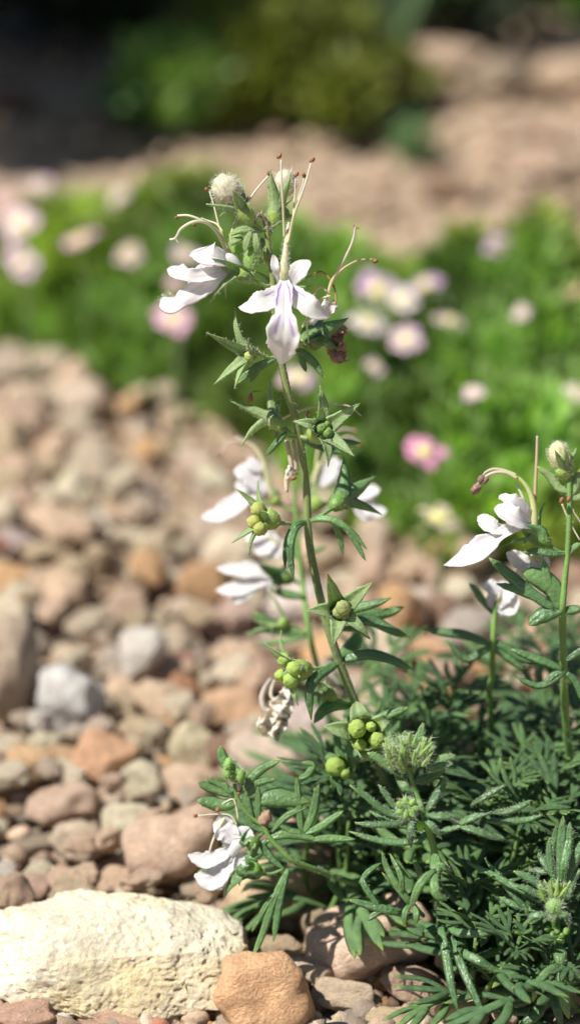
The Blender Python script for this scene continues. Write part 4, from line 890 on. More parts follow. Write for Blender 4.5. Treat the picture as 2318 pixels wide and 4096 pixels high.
for p, w_ in [([(770, 300), (700, 300), (580, 280), (480, 270), (390, 310)], 18), ([(770, 300), (640, 270), (520, 220), (430, 160)], 26), ([(780, 310), (700, 330), (600, 350), (450, 370)], 14), ([(750, 60), (640, 40), (560, 20)], 22)]: leaf(s2, [QC(*q) for q in p], w_, 'leaf2')
# withered cream flower left of the lower pods
mb = MB()
for (a_, b_, c_, w_) in [((640, 660), (610, 720), (560, 760), 26), ((560, 740), (600, 800), (650, 830), 30), ((640, 700), (650, 770), (610, 860), 24), ((560, 800), (510, 860), (480, 920), 28), ((600, 840), (560, 900), (500, 960), 26), ((520, 880), (560, 940), (590, 980), 24), ((620, 840), (600, 900), (560, 930), 26), ((500, 850), (480, 900), (500, 960), 20)]:
    ribbon(mb, [C(*a_, .2), C(*b_, .16), C(*c_, .2)], w_*KK, [(0, .5), (.3, 1), (.8, .9), (1, .3)], thick=.0015, cup=.5, nu=8, nv=18, ruffle=1.3, twist=random.uniform(-1.5, 1.5), cols=lambda u, t: (1.2, 1.2, 1.25))
tube(mb, [C(540, 590, .2), C(500, 650, .2), C(480, 720, .2), C(500, 790, .2), C(560, 800, .2)], [8*KK, 12*KK, 10*KK], 7, 20, (.8, .75, .8)); tube(mb, [C(560, 600, .2), C(540, 700, .2), C(600, 760, .2)], [7*KK, 9*KK], 7, 14)
o = mb.build('withered_flower', 'wither', s2); o['label'] = 'crumpled cream flower hanging left of the green pods'

# ---- right hand stem
b3 = G(2330, 3560); b3.z = 0
s3 = thing('flowering_germander_stem', b3, 'right hand germander stem with a drooping white flower and an unopened bud on top', 'wildflower', 'germander stems')
stem_mesh(s3, [GZ(1385, 560), GZ(1372, 700), GZ(1372, 900), GZ(1355, 1240), GZ(1330, 1500), GZ(1315, 1700), DZ(1345, 400, .14), DZ(1350, 700, .18), DZ(1372, 1150, .3), b3], [12, 11, 11, 12, 13, 14, 16, 16, 17, 18], 'stem', 350, .012, (1, 1.25, .85))
mb = MB(); blob(mb, GZ(1290, 450), 42*KK, V(-.3, 1, 0), 1.35, .06, 14, (1.1, 1.08, .8)); o = mb.build('flower_bud', 'bud', s3); hairs_from(mb, o, 200, .016)
calyx(s3, GZ(1375, 740), GZ(1360, 640), GZ(1320, 540), [(GZ(1178, 390, .02), .8), (GZ(1250, 400, -.05), .8), (GZ(1432, 388, .03), .9), (GZ(1330, 380, -.04), .8)], 34, 38, hairn=150)
leaf(s3, [GZ(1372, 750), GZ(1290, 710), GZ(1210, 610), GZ(1112, 540)], 20, 'calyx', hairn=80)
leaf(s3, [GZ(1372, 780), GZ(1420, 700), GZ(1456, 560)], 22, 'calyx'); leaf(s3, [GZ(1372, 790), GZ(1430, 790), GZ(1500, 770)], 20, 'calyx')
for (x, y) in ((1308, 815), (1365, 805)):
    mb = MB(); blob(mb, GZ(x, y, -.02), 9*KK, V(.3, 1, 0), 1.5, .15, 9); mb.build('stray_anther', 'anther', s3)
for pp in ([(1310, 840), (1350, 940), (1400, 1040), (1456, 1140)], [(1370, 830), (1410, 910), (1470, 1010)]): stamen(s3, [GZ(*q) for q in pp], 4, None, mat='wither', name='dried_filament')
mb = MB(); tube(mb, [GZ(1085, 1040), GZ(1085, 930), GZ(1075, 830), GZ(1040, 730), GZ(980, 650), GZ(920, 610)], [17*KK, 14*KK, 11*KK, 8*KK, 6*KK], 9, 26, lambda t: (1, 1.05, .8)); f4 = mb.build('drooping_white_flower', 'tubec', s3)
stamen(f4, [GZ(950, 635), GZ(860, 590), GZ(760, 590), GZ(680, 630), GZ(620, 690)], 9, None, tipcol=(.75, .6, .7)); stamen(f4, [GZ(940, 610), GZ(850, 575), GZ(760, 560), GZ(700, 580), GZ(670, 610)], 7, None, tipcol=(.75, .6, .7))
for (x, y, r) in ((612, 720, 19), (655, 640, 14), (690, 650, 13)):
    mb = MB(); blob(mb, GZ(x, y), r*KK, V(.7, .7, 0), 1.3, .15, 10, (.9, 1.2, 2.0)); mb.build('anther', 'anther', f4)
stamen(f4, [GZ(1090, 900, .02), GZ(1095, 700, .02), GZ(1105, 480, .02), GZ(1110, 290, .02)], 8, None, basecol=(.7, .65, .3), tipcol=(.8, .62, .6))
stamen(f4, [GZ(1030, 880, .02), GZ(980, 760, .02), GZ(935, 670, .02)], 7, None)
petal(f4, [GZ(1070, 1000), GZ(990, 900, -.02), GZ(900, 820, -.03), GZ(805, 775, -.01)], [(0, 16), (.35, 40), (.7, 36), (.92, 20), (1, 6)], V(.2, .6, 1), cup=.2, ruffle=.2, cols=faint)
petal(f4, [GZ(1060, 1020, -.02), GZ(960, 970, -.05), GZ(860, 910, -.05), GZ(790, 850, -.03)], [(0, 16), (.35, 44), (.7, 44), (.92, 26), (1, 6)], V(.2, .4, 1), cup=.2, ruffle=.2, cols=faint)
petal(f4, [GZ(890, 1030, 0), GZ(800, 1050, -.03), GZ(710, 1010, -.03), GZ(655, 930, 0)], [(0, 14), (.4, 34), (.75, 36), (.93, 22), (1, 6)], V(0, .6, 1), cup=.3, ruffle=.25, cols=faint)
petal(f4, [GZ(1030, 1030, 0), GZ(900, 1050, -.03), GZ(780, 1120, -.04), GZ(660, 1210, -.05), GZ(520, 1290, -.04), GZ(352, 1342, 0)], [(0, 16), (.2, 30), (.38, 28), (.55, 52), (.75, 56), (.9, 28), (1, 2)], V(-.2, .7, 1), cup=.12, ruffle=.22, cols=faint, keel=.2)
c7 = calyx(s3, GZ(1350, 1240), GZ(1220, 1190), GZ(1100, 1080), [(GZ(965, 1020, -.05), 1.4), (GZ(1165, 835, .04), .7), (GZ(815, 1200, .02), .6), (GZ(1000, 1180, -.04), 1.0)], 38, 32, hairn=60, mat='leaf2')
leaf(s3, [GZ(1350, 1245), GZ(1220, 1245, -.02), GZ(1100, 1225, -.02), GZ(985, 1235, -.02)], 16, 'leaf', hairn=40)
side_flower(s3, GZ, [(1150, 1300, .05), (1100, 1280, .05), (1050, 1270, .05)], [([(1130, 1350, .05), (1040, 1340, .05), (940, 1290, .05), (860, 1240, .05)], prof(1.2)), ([(1130, 1400, .05), (1120, 1330, .05), (1070, 1270, .05)], prof(1.5)), ([(1000, 1330, .05), (980, 1400, .05), (970, 1460, .05)], prof(.7))], [], 'white petals half hidden under the drooping flower')
for p, w_, mt in [([(1270, 1710), (1130, 1610), (950, 1470), (830, 1370), (718, 1280)], 26, 'leaf'), ([(1250, 1690), (1100, 1600), (930, 1530), (778, 1490)], 20, 'leaf'), ([(1290, 1700), (1260, 1560), (1200, 1480), (1080, 1420), (990, 1400)], 46, 'leaf2'), ([(1300, 1700), (1230, 1560), (1180, 1400), (1160, 1290)], 22, 'leaf2'),
                  ([(1310, 1700), (1220, 1720), (1120, 1760), (1040, 1830)], 34, 'leaf'), ([(1350, 1250), (1400, 1200), (1460, 1160)], 16, 'leaf2'), ([(1330, 1710), (1400, 1700), (1470, 1690)], 22, 'leaf2')]: leaf(s3, [GZ(*q) for q in p], w_, mt)
def dz(*a): return DZ(a[0], a[1], .15+(a[2] if len(a) > 2 else 0))
for p, w_ in [([(1350, 760), (1250, 715), (1130, 670), (1020, 630)], 20), ([(1360, 770), (1280, 830), (1180, 860), (1040, 800)], 16), ([(1350, 770), (1280, 800), (1220, 880)], 16), ([(1370, 700), (1456, 640), (1480, 620)], 20), ([(1375, 780), (1440, 850), (1470, 960)], 18)]: leaf(s3, [dz(*q) for q in p], w_, 'leaf')

# ---- stem between, with shaded greyish petals on top
b4 = G(2020, 3400); b4.z = 0
s4 = thing('flowering_germander_stem', b4, 'short blurred germander stem with shaded grey white petals in the gap at right', 'wildflower', 'germander stems')
J = zoomer(1400, 2200, 1.586, .32)
stem_mesh(s4, [J(930, 330), J(915, 420), J(905, 600), J(900, 800, .05), J(885, 1000, .1), b4], [13, 13, 13, 13, 13, 14], 'stem', 0, cols=(1, 1.2, .8))
side_flower(s4, J, [(930, 360), (940, 320), (950, 280)], [([(900, 380), (930, 320), (980, 270), (1060, 250)], prof(1.7)), ([(930, 370), (990, 360), (1060, 290)], prof(1.6)), ([(960, 270), (900, 240), (840, 230)], prof(1.1)), ([(900, 360), (900, 310), (880, 280)], prof(1.1))], [], 'grey white petals in shade')
for p, w_ in [([(900, 605), (800, 560), (700, 530), (580, 520), (460, 500)], 22), ([(905, 605), (960, 600), (1080, 680), (1200, 710)], 22), ([(900, 400), (850, 330), (800, 260), (750, 210)], 16), ([(905, 610), (840, 640), (730, 690), (600, 560)], 18), ([(905, 620), (1000, 680), (1100, 760)], 18)]: leaf(s4, [J(*q) for q in p], w_, 'leaf')

# ---- low flowering side sprig on the left
b5 = G(1590, 3700); b5.z = 0
s5 = thing('low_germander_sprig', b5, 'low germander sprig leaning left over the stones with one drooping white flower', 'wildflower', 'germander stems')
stem_mesh(s5, [b5, H(1380, 1110, .15), H(1230, 1040, .08), H(1050, 975, .03), H(860, 900), H(760, 810), H(690, 735), H(640, 650), H(560, 590), H(500, 520), H(450, 430), H(430, 340)], [13, 13, 13, 13, 13, 12, 11, 9, 8, 8, 8, 8], 'stem', 200, .012, (.8, 1, .7))
def hl(pts_, w_, mt='leaf2', extra=(), hn=0): return leaf(s5, [H(*q) for q in pts_], w_, mt, hairn=hn, extra=[([H(*q) for q in p2], w2) for p2, w2 in extra])
for q in [([(430, 320), (390, 230), (345, 140), (330, 62)], 24), ([(480, 400), (560, 290), (640, 220), (765, 168)], 22), ([(500, 400), (600, 330), (740, 300)], 18), ([(430, 430), (330, 390), (240, 360), (165, 328)], 22), ([(420, 420), (340, 350), (220, 298)], 16), ([(450, 480), (340, 490), (250, 470), (160, 460)], 30),
          ([(500, 420), (560, 350), (590, 310)], 30), ([(600, 620), (605, 480), (600, 350)], 15), ([(560, 600), (530, 500), (520, 420)], 20), ([(430, 380), (380, 380), (350, 330)], 20), ([(660, 690), (560, 640), (520, 560)], 16)]: hl(*q)
mb = MB()
for k in range(9): blob(mb, H(430+random.uniform(-55, 55), 250+random.uniform(-60, 60), random.uniform(-.03, .03)), 17*KK, V(random.uniform(-1, 1), 1, random.uniform(-.5, .5)), 1.6, .15, 9, (1.1, 1.3, .8))
o = mb.build('bud_cluster', 'calyx', s5); hairs_from(mb, o, 260, .014)
for q in [([(690, 740), (640, 780), (700, 880), (800, 965)], 17, 'leaf'), ([(690, 735), (800, 700), (900, 705), (1030, 745)], 25), ([(1000, 745), (1120, 735), (1310, 742)], 18), ([(700, 690), (780, 600), (860, 545), (960, 510)], 16), ([(620, 470), (700, 440), (800, 440), (980, 470)], 44, 'leaf2'),
          ([(820, 960), (760, 1090), (700, 1230), (640, 1420), (548, 1640)], 18, 'leaf2', [([(740, 1120), (660, 1230), (556, 1420)], 13)]), ([(820, 965), (775, 1120), (745, 1290), (715, 1490)], 18, 'leaf'),
          ([(920, 700), (905, 560), (895, 430), (885, 292)], 17), ([(930, 700), (990, 590), (1020, 460), (1045, 340)], 20), ([(940, 700), (1040, 660), (1130, 600), (1225, 535)], 19), ([(930, 700), (840, 680), (760, 640)], 14), ([(900, 300), (960, 270), (1000, 200), (920, 180)], 16, 'leaf2')]: hl(*q)
mb = MB(); blob(mb, H(655, 592), 24*KK, V(.4, 1, 0), 1.3, .2, 10); mb.build('brown_bud', 'brownp', s5)
calyx(s5, H(790, 960), H(625, 1000), H(540, 960, -.02), [(H(362, 1165, 0), 1.3), (H(430, 960, -.05), 1.0), (H(500, 870, .03), 1.2), (H(470, 1080, .0), 1.2)], 46, 36, hairn=60, mat='leaf2')
calyx(s5, H(640, 690), H(600, 720), H(540, 800), [(H(570, 640), 1.0), (H(480, 900), 1.2), (H(600, 860), 1.3), (H(500, 740, .05), 1.0)], 46, 34, hairn=40, mat='leaf2')
mb = MB(); tube(mb, [H(490, 760), H(440, 800), H(400, 860)], [22*KK, 26*KK, 18*KK], 9, 12); f5 = mb.build('drooping_white_flower', 'petal', s5)
for pp, k in [([(430, 760), (380, 700), (330, 650), (280, 630)], 1.7), ([(470, 790), (500, 720), (530, 650)], 1.45), ([(420, 830), (400, 750), (410, 690), (440, 640)], 1.3), ([(410, 820), (320, 870), (210, 900), (95, 858)], 1.1), ([(420, 850), (350, 960), (270, 1040), (140, 1005)], 1.5), ([(440, 850), (460, 900), (440, 950)], 1.5), ([(370, 930), (300, 1030), (250, 1100)], 1.5)]:
    petal(f5, [H(*q) for q in pp], prof(k), V(0, .5, 1), cup=.2, ruffle=.4, cols=faint)
stamen(f5, [H(360, 590), H(320, 660), H(280, 740), H(250, 830)], 6, None); stamen(f5, [H(450, 640), H(400, 570), H(300, 560), H(165, 570)], 4, H(148, 573), 13); stamen(f5, [H(460, 600), H(430, 460), H(370, 470), H(330, 500)], 4, H(314, 525), 17)
mb = MB(); blob(mb, H(462, 408), 9*KK, V(1, .2, 0), 1.2, .1, 8); mb.build('stray_anther', 'anther', s5)

# ---- front shoots in sharp focus
b6 = G(1755, 3760); b6.z = 0
s6 = thing('budding_germander_shoot', b6, 'front germander shoot in sharp focus topped by a hairy cluster of pale green buds', 'wildflower', 'budding shoots')
stem_mesh(s6, [b6, E(560, 860, .25), E(545, 560, .08), E(500, 360, .02), E(455, 220, 0), DZ(425, 1560, 0), DZ(392, 1470, 0), DZ(370, 1380, 0)], [15, 15, 15, 14, 13, 10, 9, 10], 'stem', 420, .014, (.9, 1.15, .8))
def lf(s, fn, pts_, w_, mt='leaf', hn=90, extra=(), up=None): return leaf(s, [fn(*q) for q in pts_], w_, mt, up=up, hairn=hn, extra=[([fn(*q) for q in p2], w2) for p2, w2 in extra])
def bud_head(s, fn, cx_, cy_, rx_, ry_, n, lean, lab, hn=26):
    mb = MB(); hb = MB()
    for k in range(n):
        x = cx_+random.uniform(-1, 1)*rx_; y = cy_+random.uniform(-1, 1)*ry_*(1-.4*abs(x-cx_)/rx_); d = random.uniform(-.05, .03)
        a = V((x-cx_)/rx_*.7+random.uniform(-.3, .3), 1, .35+random.uniform(-.3, .4)); c = fn(x, y, d)
        q = MB(); e_ = c+a*52*KK; ribbon(q, [c-a*26*KK, c, e_], 12.5*KK, [(0, .5), (.4, 1), (.75, .6), (1, .05)], up=V((x-cx_)/rx_, -.2, 1), thick=.004, cup=.5, nu=4, nv=8, cols=lambda u, t: (1.05+.25*abs(u), 1.15+.25*abs(u), .8))
        for f_ in q.f: pass
        mb.add(q.v, q.f, q.c)
    o = mb.build('bud_cluster', 'calyx', s); o['label'] = lab; hairs_from(mb, o, n*hn, .020, .00055, Vector((0, 0, .3)))
    return o
bud_head(s6, DZ, 360, 1305, 120, 90, 60, None, 'bristly head of tiny pale green buds')
for q in [([(340, 1440), (240, 1370), (180, 1320), (107, 1287)], 21), ([(310, 1350, -.02), (285, 1270, -.03), (262, 1220, -.02), (245, 1155)], 20), ([(345, 1300, .02), (345, 1210, .02), (347, 1145, .02)], 16), ([(430, 1360), (435, 1260), (445, 1180), (463, 1098)], 21), ([(480, 1390), (550, 1340), (610, 1318), (668, 1306)], 20), ([(480, 1410, -.02), (560, 1375, -.02), (650, 1358, -.02)], 18), ([(440, 1330, .05), (490, 1270, .05), (540, 1245, .05)], 20), ([(390, 1300), (380, 1230), (372, 1160)], 14), ([(410, 1470), (480, 1450, .02), (560, 1400, .04), (610, 1380, .05)], 24), ([(300, 1420, .03), (340, 1490, .0), (400, 1540, .0)], 22)]: lf(s6, DZ, q[0], q[1], 'leaf2', 110)
mb = MB(); blob(mb, E(360, 215, -.02), 40*KK, V(-.2, .4, 1), .85, .10, 16, (1.1, 1.3, .7), furrow=.3)
for k in range(7):
    a = k*.9; blob(mb, E(360+math.cos(a)*42, 212+math.sin(a)*40, -.03), 15*KK, V(math.cos(a), -math.sin(a), .6), 1.6, .1, 8, (1.1, 1.3, .75))
o = mb.build('bud_cluster', 'calyx', s6); o['label'] = 'small round yellow green bud with curly white hairs'; hairs_from(mb, o, 260, .024, .00055)
mb = MB(); blob(mb, E(445, 325, -.01), 17*KK, V(0, 1, .2), 1.3, .05, 9, (1.4, 1.7, .7)); mb.build('young_bud', 'calyx', s6)
lv6 = [([(450, 235), (330, 260), (220, 225), (110, 140), (-5, 65)], 19), ([(440, 230, .02), (310, 215, .02), (240, 140, .02), (178, 60, .02)], 15), ([(420, 290), (300, 305, -.02), (150, 312, -.03), (28, 305, -.02)], 18), ([(405, 280, -.02), (385, 330, -.04), (380, 400, -.04), (388, 465, -.02)], 16),
       ([(470, 280), (510, 310, -.03), (550, 350, -.03), (578, 408, -.02)], 18), ([(460, 245), (540, 258, -.04), (620, 265, -.04), (696, 318, -.02)], 18), ([(480, 230), (520, 170), (570, 80), (605, 5)], 22), ([(500, 380, .03), (380, 420, .03), (200, 415, .03), (-10, 360, .04)], 20),
       ([(520, 400, .03), (420, 340, .05), (260, 300, .05), (120, 230, .06)], 16), ([(440, 200, .03), (380, 150, .05), (300, 50, .06)], 16), ([(700, 330), (790, 348, -.01), (880, 380, -.01), (978, 412)], 20), ([(520, 390, .04), (600, 350, .02), (700, 330, 0)], 15),
       ([(640, 340, .05), (720, 290, .03), (820, 250, .02), (900, 235, .01)], 22), ([(900, 240, .01), (990, 230, -.01), (1080, 195, -.01), (1146, 162)], 18), ([(760, 195, .02), (830, 150, 0), (910, 100, 0), (985, 66)], 17), ([(860, 290, .04), (980, 290, .03), (1100, 285, .03), (1220, 256, .03)], 19)]
for q in lv6: lf(s6, E, q[0], q[1], 'leaf', 110, up=V(0, .7, .7))
# flat three-lobed leaves hanging below it
lf(s6, E, [(535, 500, 0), (545, 570, -.05), (545, 640, -.06)], 28, 'leaf2', 130, [([(540, 600, -.06), (470, 660, -.08), (420, 740, -.08), (378, 862, -.06)], 19), ([(545, 620, -.06), (535, 700, -.09), (560, 765, -.09), (618, 785, -.08)], 23), ([(555, 560, -.05), (600, 590, -.05), (640, 610, -.03)], 17)])
lf(s6, E, [(470, 900, .05), (390, 820, .0), (330, 750, -.01), (270, 660, -.01), (225, 570, 0), (200, 485, 0)], 17, 'leaf2', 60, [([(330, 760, -.01), (320, 640, -.02), (250, 500, 0)], 13), ([(350, 780), (300, 720), (200, 620)], 12), ([(380, 820), (350, 870, -.02), (340, 960, -.02)], 14), ([(400, 830, -.01), (420, 880, -.03), (412, 950, -.03)], 15), ([(390, 660, .02), (330, 600, .02), (290, 520, .02)], 12)])
lf(s6, E, [(450, 720, .06), (440, 620, .05), (395, 520, .05)], 14, 'leaf2', 30)
lf(s6, E, [(420, 900, .08), (300, 870, .03), (200, 850, .02), (90, 820, .02), (-20, 790, .02)], 20, 'leaf', 40, [([(190, 850, .02), (140, 780, .02), (85, 690, .02), (80, 640, .03)], 15), ([(200, 860, .02), (150, 890, .02), (105, 925, .02)], 14), ([(60, 690, .03), (110, 620, .04), (190, 560, .05)], 13)])
lf(s6, E, [(560, 870, .12), (580, 1000, .04), (610, 1150, -.0), (640, 1330, -.03), (683, 1508, -.04)], 20, 'leaf', 90)
lf(s6, E, [(575, 900, .12), (650, 1080, .04), (710, 1220, .0), (780, 1380, -.03), (862, 1552, -.04)], 20, 'leaf', 90)
lf(s6, E, [(590, 940, .12), (700, 1110, .02), (800, 1170, -.02), (880, 1220, -.02), (948, 1256, -.02)], 22, 'leaf', 60)
lf(s6, E, [(600, 900, .12), (660, 990, .03), (790, 1005, .0), (935, 1003, 0)], 20, 'leaf', 60)

b7 = G(2250, 3830); b7.z = 0
s7 = thing('budding_germander_shoot', b7, 'budding germander shoot at the lower right edge with a fan of upright leaves', 'wildflower', 'budding shoots')
stem_mesh(s7, [b7, E(1345, 1320, .1), E(1325, 1120, .03), E(1310, 1000, .0), E(1298, 900, -.02), E(1292, 800, -.02)], [20, 18, 17, 17, 18, 18], 'stem', 200, .014, (.8, 1.2, .7))
bud_head(s7, E, 1295, 755, 80, 35, 26, None, 'round pale green bud head with short hairs', 14)
mb = MB(); blob(mb, E(1295, 840, -.05), 36*KK, V(0, .3, 1), .8, .12, 14, (1.0, 1.2, .8), furrow=.12); o = mb.build('young_bud', 'calyx', s7); hairs_from(mb, o, 160, .016)
for k, (x, y) in enumerate([(1250, 980), (1280, 1010), (1310, 985), (1340, 1020), (1335, 1050), (1370, 990), (1265, 1045)]):
    mb = MB(); blob(mb, E(x, y, -.04), 13*KK, V(random.uniform(-.6, .6), random.uniform(-1, 1), .6), 1.6, .1, 8, (1.0, 1.2, .7)); mb.build('young_bud', 'calyx', s7)
lv7 = [([(1330, 700), (1335, 560), (1340, 400), (1350, 262)], 22), ([(1310, 700), (1275, 600), (1262, 500), (1262, 400)], 16), ([(1350, 700), (1360, 560, -.02), (1385, 420), (1392, 300)], 20), ([(1350, 720), (1395, 600), (1440, 500), (1480, 400)], 22), ([(1300, 640, .02), (1270, 520, .03), (1290, 420, .03), (1305, 325, .03)], 16),
       ([(1260, 780), (1190, 690), (1110, 640), (1035, 612)], 20), ([(1240, 790), (1170, 750), (1110, 720), (1040, 706)], 17), ([(1380, 800), (1400, 700), (1420, 640), (1470, 600)], 18), ([(1280, 640, .02), (1240, 570, .03), (1210, 520, .04), (1190, 500, .04)], 18), ([(1250, 620, .03), (1190, 610, .04), (1130, 605, .04)], 14),
       ([(1290, 890, -.04), (1220, 885, -.06), (1160, 895, -.06), (1120, 935, -.05)], 17), ([(1300, 890, -.04), (1350, 885, -.06), (1380, 910, -.06), (1390, 968, -.05)], 17), ([(1295, 885, -.05), (1275, 905, -.06), (1262, 925, -.06)], 13),
       ([(1260, 840, .02), (1140, 760, .02), (1010, 690, .03), (880, 620, .04), (740, 555, .05)], 18), ([(1235, 1000, .05), (1140, 880, .04), (1040, 760, .04), (940, 640, .05), (850, 530, .06)], 17), ([(1250, 870, .03), (1130, 850, .04), (1030, 820, .04), (945, 775, .05)], 17),
       ([(1320, 1300, .05), (1200, 1370, .02), (1060, 1440, .0), (910, 1415, 0)], 24), ([(1320, 1380, .05), (1200, 1480, .02), (1050, 1500, .02), (890, 1480, .03)], 20)]
for q in lv7: lf(s7, E, q[0], q[1], 'leaf', 110, up=V(0, .6, .8))
lf(s7, E, [(1325, 1060, .0), (1330, 1140, -.06), (1335, 1230, -.07)], 28, 'leaf2', 200, [([(1325, 1200, -.07), (1250, 1250, -.09), (1190, 1330, -.09), (1158, 1440, -.07)], 20), ([(1335, 1210, -.07), (1345, 1330, -.09), (1360, 1440, -.09), (1385, 1548, -.08)], 24), ([(1345, 1190, -.06), (1400, 1230, -.06), (1470, 1300, -.05)], 22)])
lf(s7, E, [(1270, 1320, .05), (1220, 1440, .0), (1170, 1530, -.02), (1060, 1600, -.02)], 26, 'leaf', 60, [([(1280, 1380, 0), (1310, 1480, -.02), (1340, 1600, -.02)], 20)])

# ---- the leafy bush: shoots with divided leaves, seen from above
def lobed_leaf_mesh(seed, small=False):
    rs = random.getstate(); random.seed(seed); mb = MB(); L = 1.0; dr = random.uniform(-.35, -.1)
    def pt(x, y, z=0): return Vector((x, y, z+dr*x*x))
    w = .063
    ribbon(mb, [pt(0, 0), pt(.35, .0, .03), pt(.7, random.uniform(-.03, .03), .04), pt(1, random.uniform(-.08, .08), 0)], w, [(0, .5), (.3, .8), (.7, 1), (.9, .75), (1, .1)], Vector((0, 0, 1)), .013, -.35, .010, 5, 10, cols=veincol)
    for s in (1, -1):
        for x0 in ([.35, .6] if not small and random.random() < .5 else [.42]):
            l = (1-x0)*random.uniform(.75, 1.1); a = s*random.uniform(.35, .75)
            ribbon(mb, [pt(x0, 0, .02), pt(x0+l*.5*math.cos(a), l*.55*math.sin(a), .04), pt(x0+l*math.cos(a*.7), l*.85*math.sin(a), .01)], w*.85, [(0, .6), (.3, .9), (.7, 1), (.9, .7), (1, .1)], Vector((0, 0, 1)), .013, -.35, .010, 5, 9, cols=veincol)
    me_o = mb.build('leaf', 'leaf'); me = me_o.data; bpy.data.objects.remove(me_o); random.setstate(rs); return me
LM = [lobed_leaf_mesh(i) for i in range(12)]
LMf = []
for me in LM[:6]:
    m2 = me.copy(); m2.materials.clear(); m2.materials.append(M['leaf2']); LMf.append(m2)
SHOOTS = []
def shoot(top, base, n, L, lab, k):
    t = thing('leafy_shoot', base, lab, 'leafy shoot', 'leafy shoots of the germander bush')
    mdl = base.lerp(top, .5)+Vector((random.uniform(-.04, .04), random.uniform(-.04, .04), 0)); pth = spline([base, mdl, top], n+1)
    mb = MB(); tube(mb, [base, mdl, top], [.0085, .0065, .004], 6, 14, (.8, 1, .7)); mb.build('stem', 'stem', t)
    for i in range(1, n+1):
        p = pth[i]; T = (pth[i]-pth[i-1]).normalized(); az = i*math.pi/2+random.uniform(-.4, .4)+k; fr_ = i/n
        cnt_ = 2 if i < n else 5
        for j in range(cnt_):
            a = az+j*2*math.pi/cnt_+random.uniform(-.3, .3); el = random.uniform(.1, .6) if i < n else random.uniform(.5, 1.15)
            d = Vector((math.cos(a)*math.cos(el), math.sin(a)*math.cos(el), math.sin(el)))
            l = L*random.uniform(.75, 1.15)*(1 if fr_ < .7 else .85) if i < n else L*random.uniform(.4, .65)
            s_ = Vector((-math.sin(a), math.cos(a), 0)); s_ = (s_+Vector((0, 0, random.uniform(-.4, .4)))).normalized(); nn = d.cross(s_).normalized(); s_ = nn.cross(d)
            o = bpy.data.objects.new('leaf', random.choice(LM if random.random() < .55 else LMf)); col.objects.link(o); o.parent = t
            mt = Matrix((d, s_, nn)).transposed().to_4x4()
            if nn.z < 0: mt = Matrix((d, -s_, -nn)).transposed().to_4x4()
            o.matrix_local = Matrix.Translation(p-base)@mt@Matrix.Scale(l, 4)
TOPS = []
def tops():
    r_ = random.Random(11); out = []
    rows = [(2580, .80, [2100, 2300], 'back'), (2690, .70, [1560, 1930, 2250], 'back'), (2800, .58, [1440, 1640, 1840, 2080, 2290], 'upper'),
            (2920, .48, [1560, 1700, 1860, 2030, 2200, 2330], 'middle'), (3040, .40, [1440, 1720, 1900, 2080, 2250], 'middle'), (3160, .30, [1310, 1400, 1880, 2020, 2180, 2310], 'lower'), (3290, .24, [1370, 1480, 1640, 1960, 2100, 2260], 'lower'),
            (3430, .20, [1930, 2080, 2230], 'lowest'), (3560, .17, [1850, 1990, 2120, 2280], 'lowest'), (3700, .10, [1940, 2090, 2200], 'foremost'), (3840, .02, [2040, 2190, 2310], 'foremost')]
    for y, dd, xs_, nm in rows:
        for x in xs_: out.append((x+r_.uniform(-40, 40), y+r_.uniform(-40, 40), dd+r_.uniform(-.06, .06), nm))
    return out
used = {}
ANCH = [(1400, 3000, 'the row of green pods'), (1620, 3020, 'the hairy bud head'), (1630, 3240, 'the round curly haired bud'), (2230, 3580, 'the bud head at the right edge'), (2260, 2700, 'the right hand stem'), (1960, 2700, 'the stem with grey petals'), (1500, 2620, 'the main stem'), (1300, 3350, 'the low left sprig'), (1900, 3700, 'the hanging front leaves')]
for k, (x, y, dd, nm) in enumerate(tops()):
    if k % 5 == 3 and nm != 'foremost': continue
    tp = P(x, y, dd)
    if tp.z < .10: tp = G(x, y, .10)
    base_ = Vector((tp.x+random.uniform(-.08, .08), tp.y+random.uniform(.0, .12), 0)); n_ = max(3, int(tp.z/.07))
    a = min(ANCH, key=lambda q: (q[0]-x)**2+(q[1]-y)**2); dx, dy = x-a[0], y-a[1]
    w1 = ('right of' if dx > 0 else 'left of') if abs(dx) > abs(dy) else ('below' if dy > 0 else 'above')
    dist = math.hypot(dx, dy); w0 = 'close' if dist < 110 else 'just' if dist < 210 else 'farther'
    soft = 'blurred' if dd > .45 else 'soft' if dd > .22 else 'crisp'; hgt = 'tall' if tp.z > .45 else 'short' if tp.z < .2 else 'mid height'
    lab = f'{soft} {hgt} leafy shoot {w0} {w1} {a[2]}'
    q = used.get(lab, 0); used[lab] = q+1
    if q: lab = lab.replace(' leafy shoot', (' right leaning', ' low lying', ' spread')[min(q-1, 2)]+' leafy shoot').replace(' mid height', '')
    shoot(tp, base_, min(n_, 9), .24 if dd > .2 else .21, lab, k)

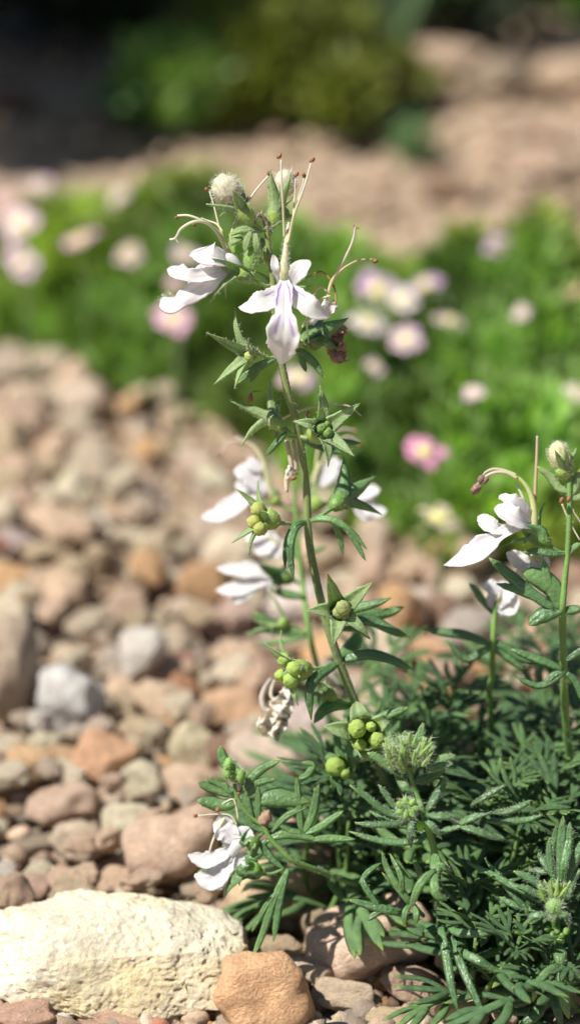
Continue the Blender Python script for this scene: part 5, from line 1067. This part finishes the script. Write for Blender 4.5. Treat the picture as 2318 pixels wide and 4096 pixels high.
# dry twig litter by the lower stones
tt = thing('dry_twig_litter', G(1690, 4040), 'tangle of dry grey brown twigs at the bottom beside the shaded stone', 'twigs')
g0 = G(1690, 4030)
for k in range(16):
    a = random.uniform(0, 6.28); d = Vector((math.cos(a), math.sin(a), random.uniform(0, .5)))*random.uniform(.03, .07); c0 = g0+Vector((random.uniform(-.04, .04), random.uniform(-.03, .03), .05))
    mb = MB(); tube(mb, [c0-d*.5, c0+Vector((random.uniform(-.01, .01), 0, .012)), c0+d*.5], [.003, .0035, .0018], 5, 8); mb.build('twig', 'twig', tt)

# ------------------------------------------------------------------ light, sky, camera
SUN = Vector((-.52, -.17, .83)).normalized()
w = bpy.data.worlds.new('World'); sc.world = w; w.use_nodes = True; nt = w.node_tree
sky = nt.nodes.new('ShaderNodeTexSky'); sky.sky_type = 'NISHITA'; sky.sun_disc = False
sky.sun_elevation = math.asin(SUN.z); sky.sun_rotation = math.atan2(SUN.x, SUN.y)
bgn = nt.nodes['Background']; nt.links.new(sky.outputs[0], bgn.inputs[0]); bgn.inputs[1].default_value = .05
sl = bpy.data.lights.new('sun', 'SUN'); sl.energy = 5; sl.angle = math.radians(.5); sl.color = (1, .955, .88)
so = bpy.data.objects.new('sun', sl); col.objects.link(so); so.rotation_euler = SUN.to_track_quat('Z', 'Y').to_euler()
cam = bpy.data.cameras.new('camera'); co = bpy.data.objects.new('camera', cam); col.objects.link(co); sc.camera = co
co.location = CAM; co.rotation_euler = (math.pi/2-PITCH, 0, 0)
cam.sensor_fit = 'HORIZONTAL'; cam.sensor_width = 1.19/FOC*100; cam.lens = 100; cam.clip_start = .1; cam.clip_end = 1000
cam.dof.use_dof = True; cam.dof.focus_distance = FOC; cam.dof.aperture_fstop = .70; cam.dof.aperture_blades = 8
vs_ = sc.view_settings; vs_.view_transform = 'Standard'; vs_.look = 'None'; vs_.exposure = 0.5; vs_.gamma = 1
sc.cycles.use_denoising = True
sc.cycles.max_bounces = 8; sc.cycles.transparent_max_bounces = 8
